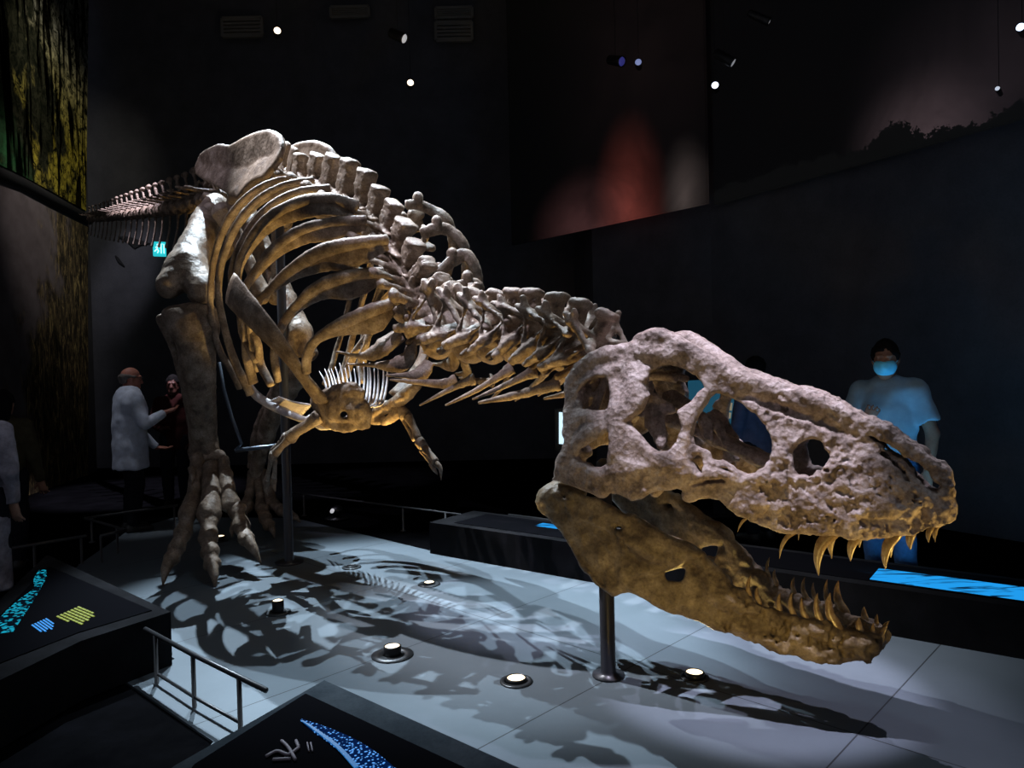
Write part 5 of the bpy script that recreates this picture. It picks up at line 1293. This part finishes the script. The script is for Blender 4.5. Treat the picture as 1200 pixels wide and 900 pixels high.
# ================================================================== LIGHT
SC.view_settings.view_transform = 'Standard'; SC.view_settings.look = 'None'; SC.view_settings.gamma = 1; SC.view_settings.use_curve_mapping = False
SC.view_settings.exposure = 0.0
wr = bpy.data.worlds.new('hall_air'); SC.world = wr; wr.use_nodes = True
wr.node_tree.nodes['Background'].inputs[0].default_value = (.80, .84, 1.0, 1); wr.node_tree.nodes['Background'].inputs[1].default_value = .10
def spot(name, loc, tgt, e, col, size, rad=.04, blend=.35):
    l = bpy.data.lights.new(name, 'SPOT'); o = bpy.data.objects.new(name, l); COL.objects.link(o); o.location = Vector([float(q) for q in loc])
    o.rotation_euler = (Vector([float(q) for q in tgt]) - o.location).to_track_quat('-Z', 'Y').to_euler()
    l.energy = e; l.color = col; l.spot_size = math.radians(size); l.shadow_soft_size = rad; l.spot_blend = blend; return o
COOL = (.90, .88, 1.0); FLOORC = (.72, .87, 1.0); WARM = (1.0, .66, .18)
LAV = (.83, .79, 1.0)
spot('key_fill_spot', (2.5, 4.75, 6.6), (1.15, 3.5, 1.0), 650, LAV, 26, .02, .6)
spot('key_fill_spot', (.15, 6.2, 6.8), (-.15, 4.5, 1.0), 2000, FLOORC, 26, .02, .5)
spot('key_fill_spot', (-3.3, 8.7, 7.6), (-1.1, 5.0, .3), 5600, FLOORC, 30, .02, .5)
spot('key_fill_spot', (-2.0, 7.3, 7.6), (-1.05, 5.5, .8), 2700, FLOORC, 33, .02, .5)
spot('key_fill_spot', (.40, 2.75, 7.6), (1.05, 3.5, 1.4), 3300, LAV, 13, .03, .5)
spot('key_fill_spot', (-4.4, 7.1, 8.2), (-1.15, 5.65, 2.8), 5000, (.90, .92, 1.0), 23, .03, .7)
spot('key_fill_spot', (-5.0, 5.2, 7.6), (-2.8, 7.0, 3.2), 450, LAV, 16, .03, .7)
spot('key_fill_spot', (-1.9, 3.8, 7.6), (-.35, 4.75, 2.2), 1500, LAV, 17, .03, .5)
spot('key_fill_spot', (-3.5, 7.2, 8.6), (-4.6, 9.1, 3.8), 5500, LAV, 20, .03, .5)
spot('key_fill_spot', (-6.2, 6.4, 7.6), (-4.3, 8.9, 3.5), 1800, LAV, 18, .03, .6)  # extra spot added to brighten the front of the tail
spot('key_fill_spot', (2.2, 2.6, 7.4), (1.6, 3.0, 0), 170, FLOORC, 50, .3, .9)  # dim soft fill added for the dark right floor corner
spot('key_fill_spot', (.1, 3.2, 7.6), (-.9, 4.5, 0), 170, FLOORC, 44, .35, .9)  # soft fill added to lift the floor shadows
for i, tg, e, sz in ((0, (-1.3, 6.0, 2.5), 26, 60), (1, (-.95, 5.6, 2.4), 80, 46), (2, (.05, 4.4, 1.9), 110, 60), (3, (1.2, 3.4, 1.3), 10, 100), (4, (-1.5, 6.1, 2.5), 300, 60)):
    spot('floor_uplight', LP[i] + V(0, 0, .13), tg, e, WARM, sz, .04, .6)
spot('floor_uplight', (.55, 2.2, .12), (1.0, 3.4, .8), 28, WARM, 75, .05, .7)
spot('floor_uplight', (2.35, 2.6, .12), (1.75, 3.15, .95), 55, WARM, 60, .05, .7)
spot('wall_washer', (-4.4, 10.2, 8.8), (-7.2, 11.8, 6.1), 300, (1, .94, .78), 50, .1, .9)
spot('wall_washer', (-4.6, 9.6, 6.8), (-7.1, 11.0, 4.2), 190, (1, .92, .86), 40, .1, 1.0)
spot('wall_washer', (-5.2, 11.0, 7.6), at_y(152, 300, 13.4), 420, (.85, .85, 1), 16, .05, 1.0)
spot('visitor_spot', (-4.6, 6.7, 7.5), (-4.1, 7.75, 1.3), 330, (.9, .93, 1), 11, .1, .8)
spot('visitor_spot', (-3.3, 4.1, 6.8), (-3.66, 5.0, .9), 170, (.9, .93, 1), 11, .1, .9)  # added spot that only brightens the patterned coat
def glow(name, loc, tgt, e, col, sx_, sy_):
    l = bpy.data.lights.new(name, 'AREA'); o = bpy.data.objects.new(name, l); COL.objects.link(o); o.location = Vector([float(q) for q in loc])
    o.rotation_euler = (Vector([float(q) for q in tgt]) - o.location).to_track_quat('-Z', 'Y').to_euler()
    l.energy = e; l.color = col; l.shape = 'RECTANGLE'; l.size = sx_; l.size_y = sy_
sc_ = p0 + pd_ * (ub + .25) + pn * .28 + ZU * .02
glow('screen_light', sc_, sc_ + ZU + pn * .55 - pd_ * .1, 16, (.12, .55, 1.0), .6, .3)
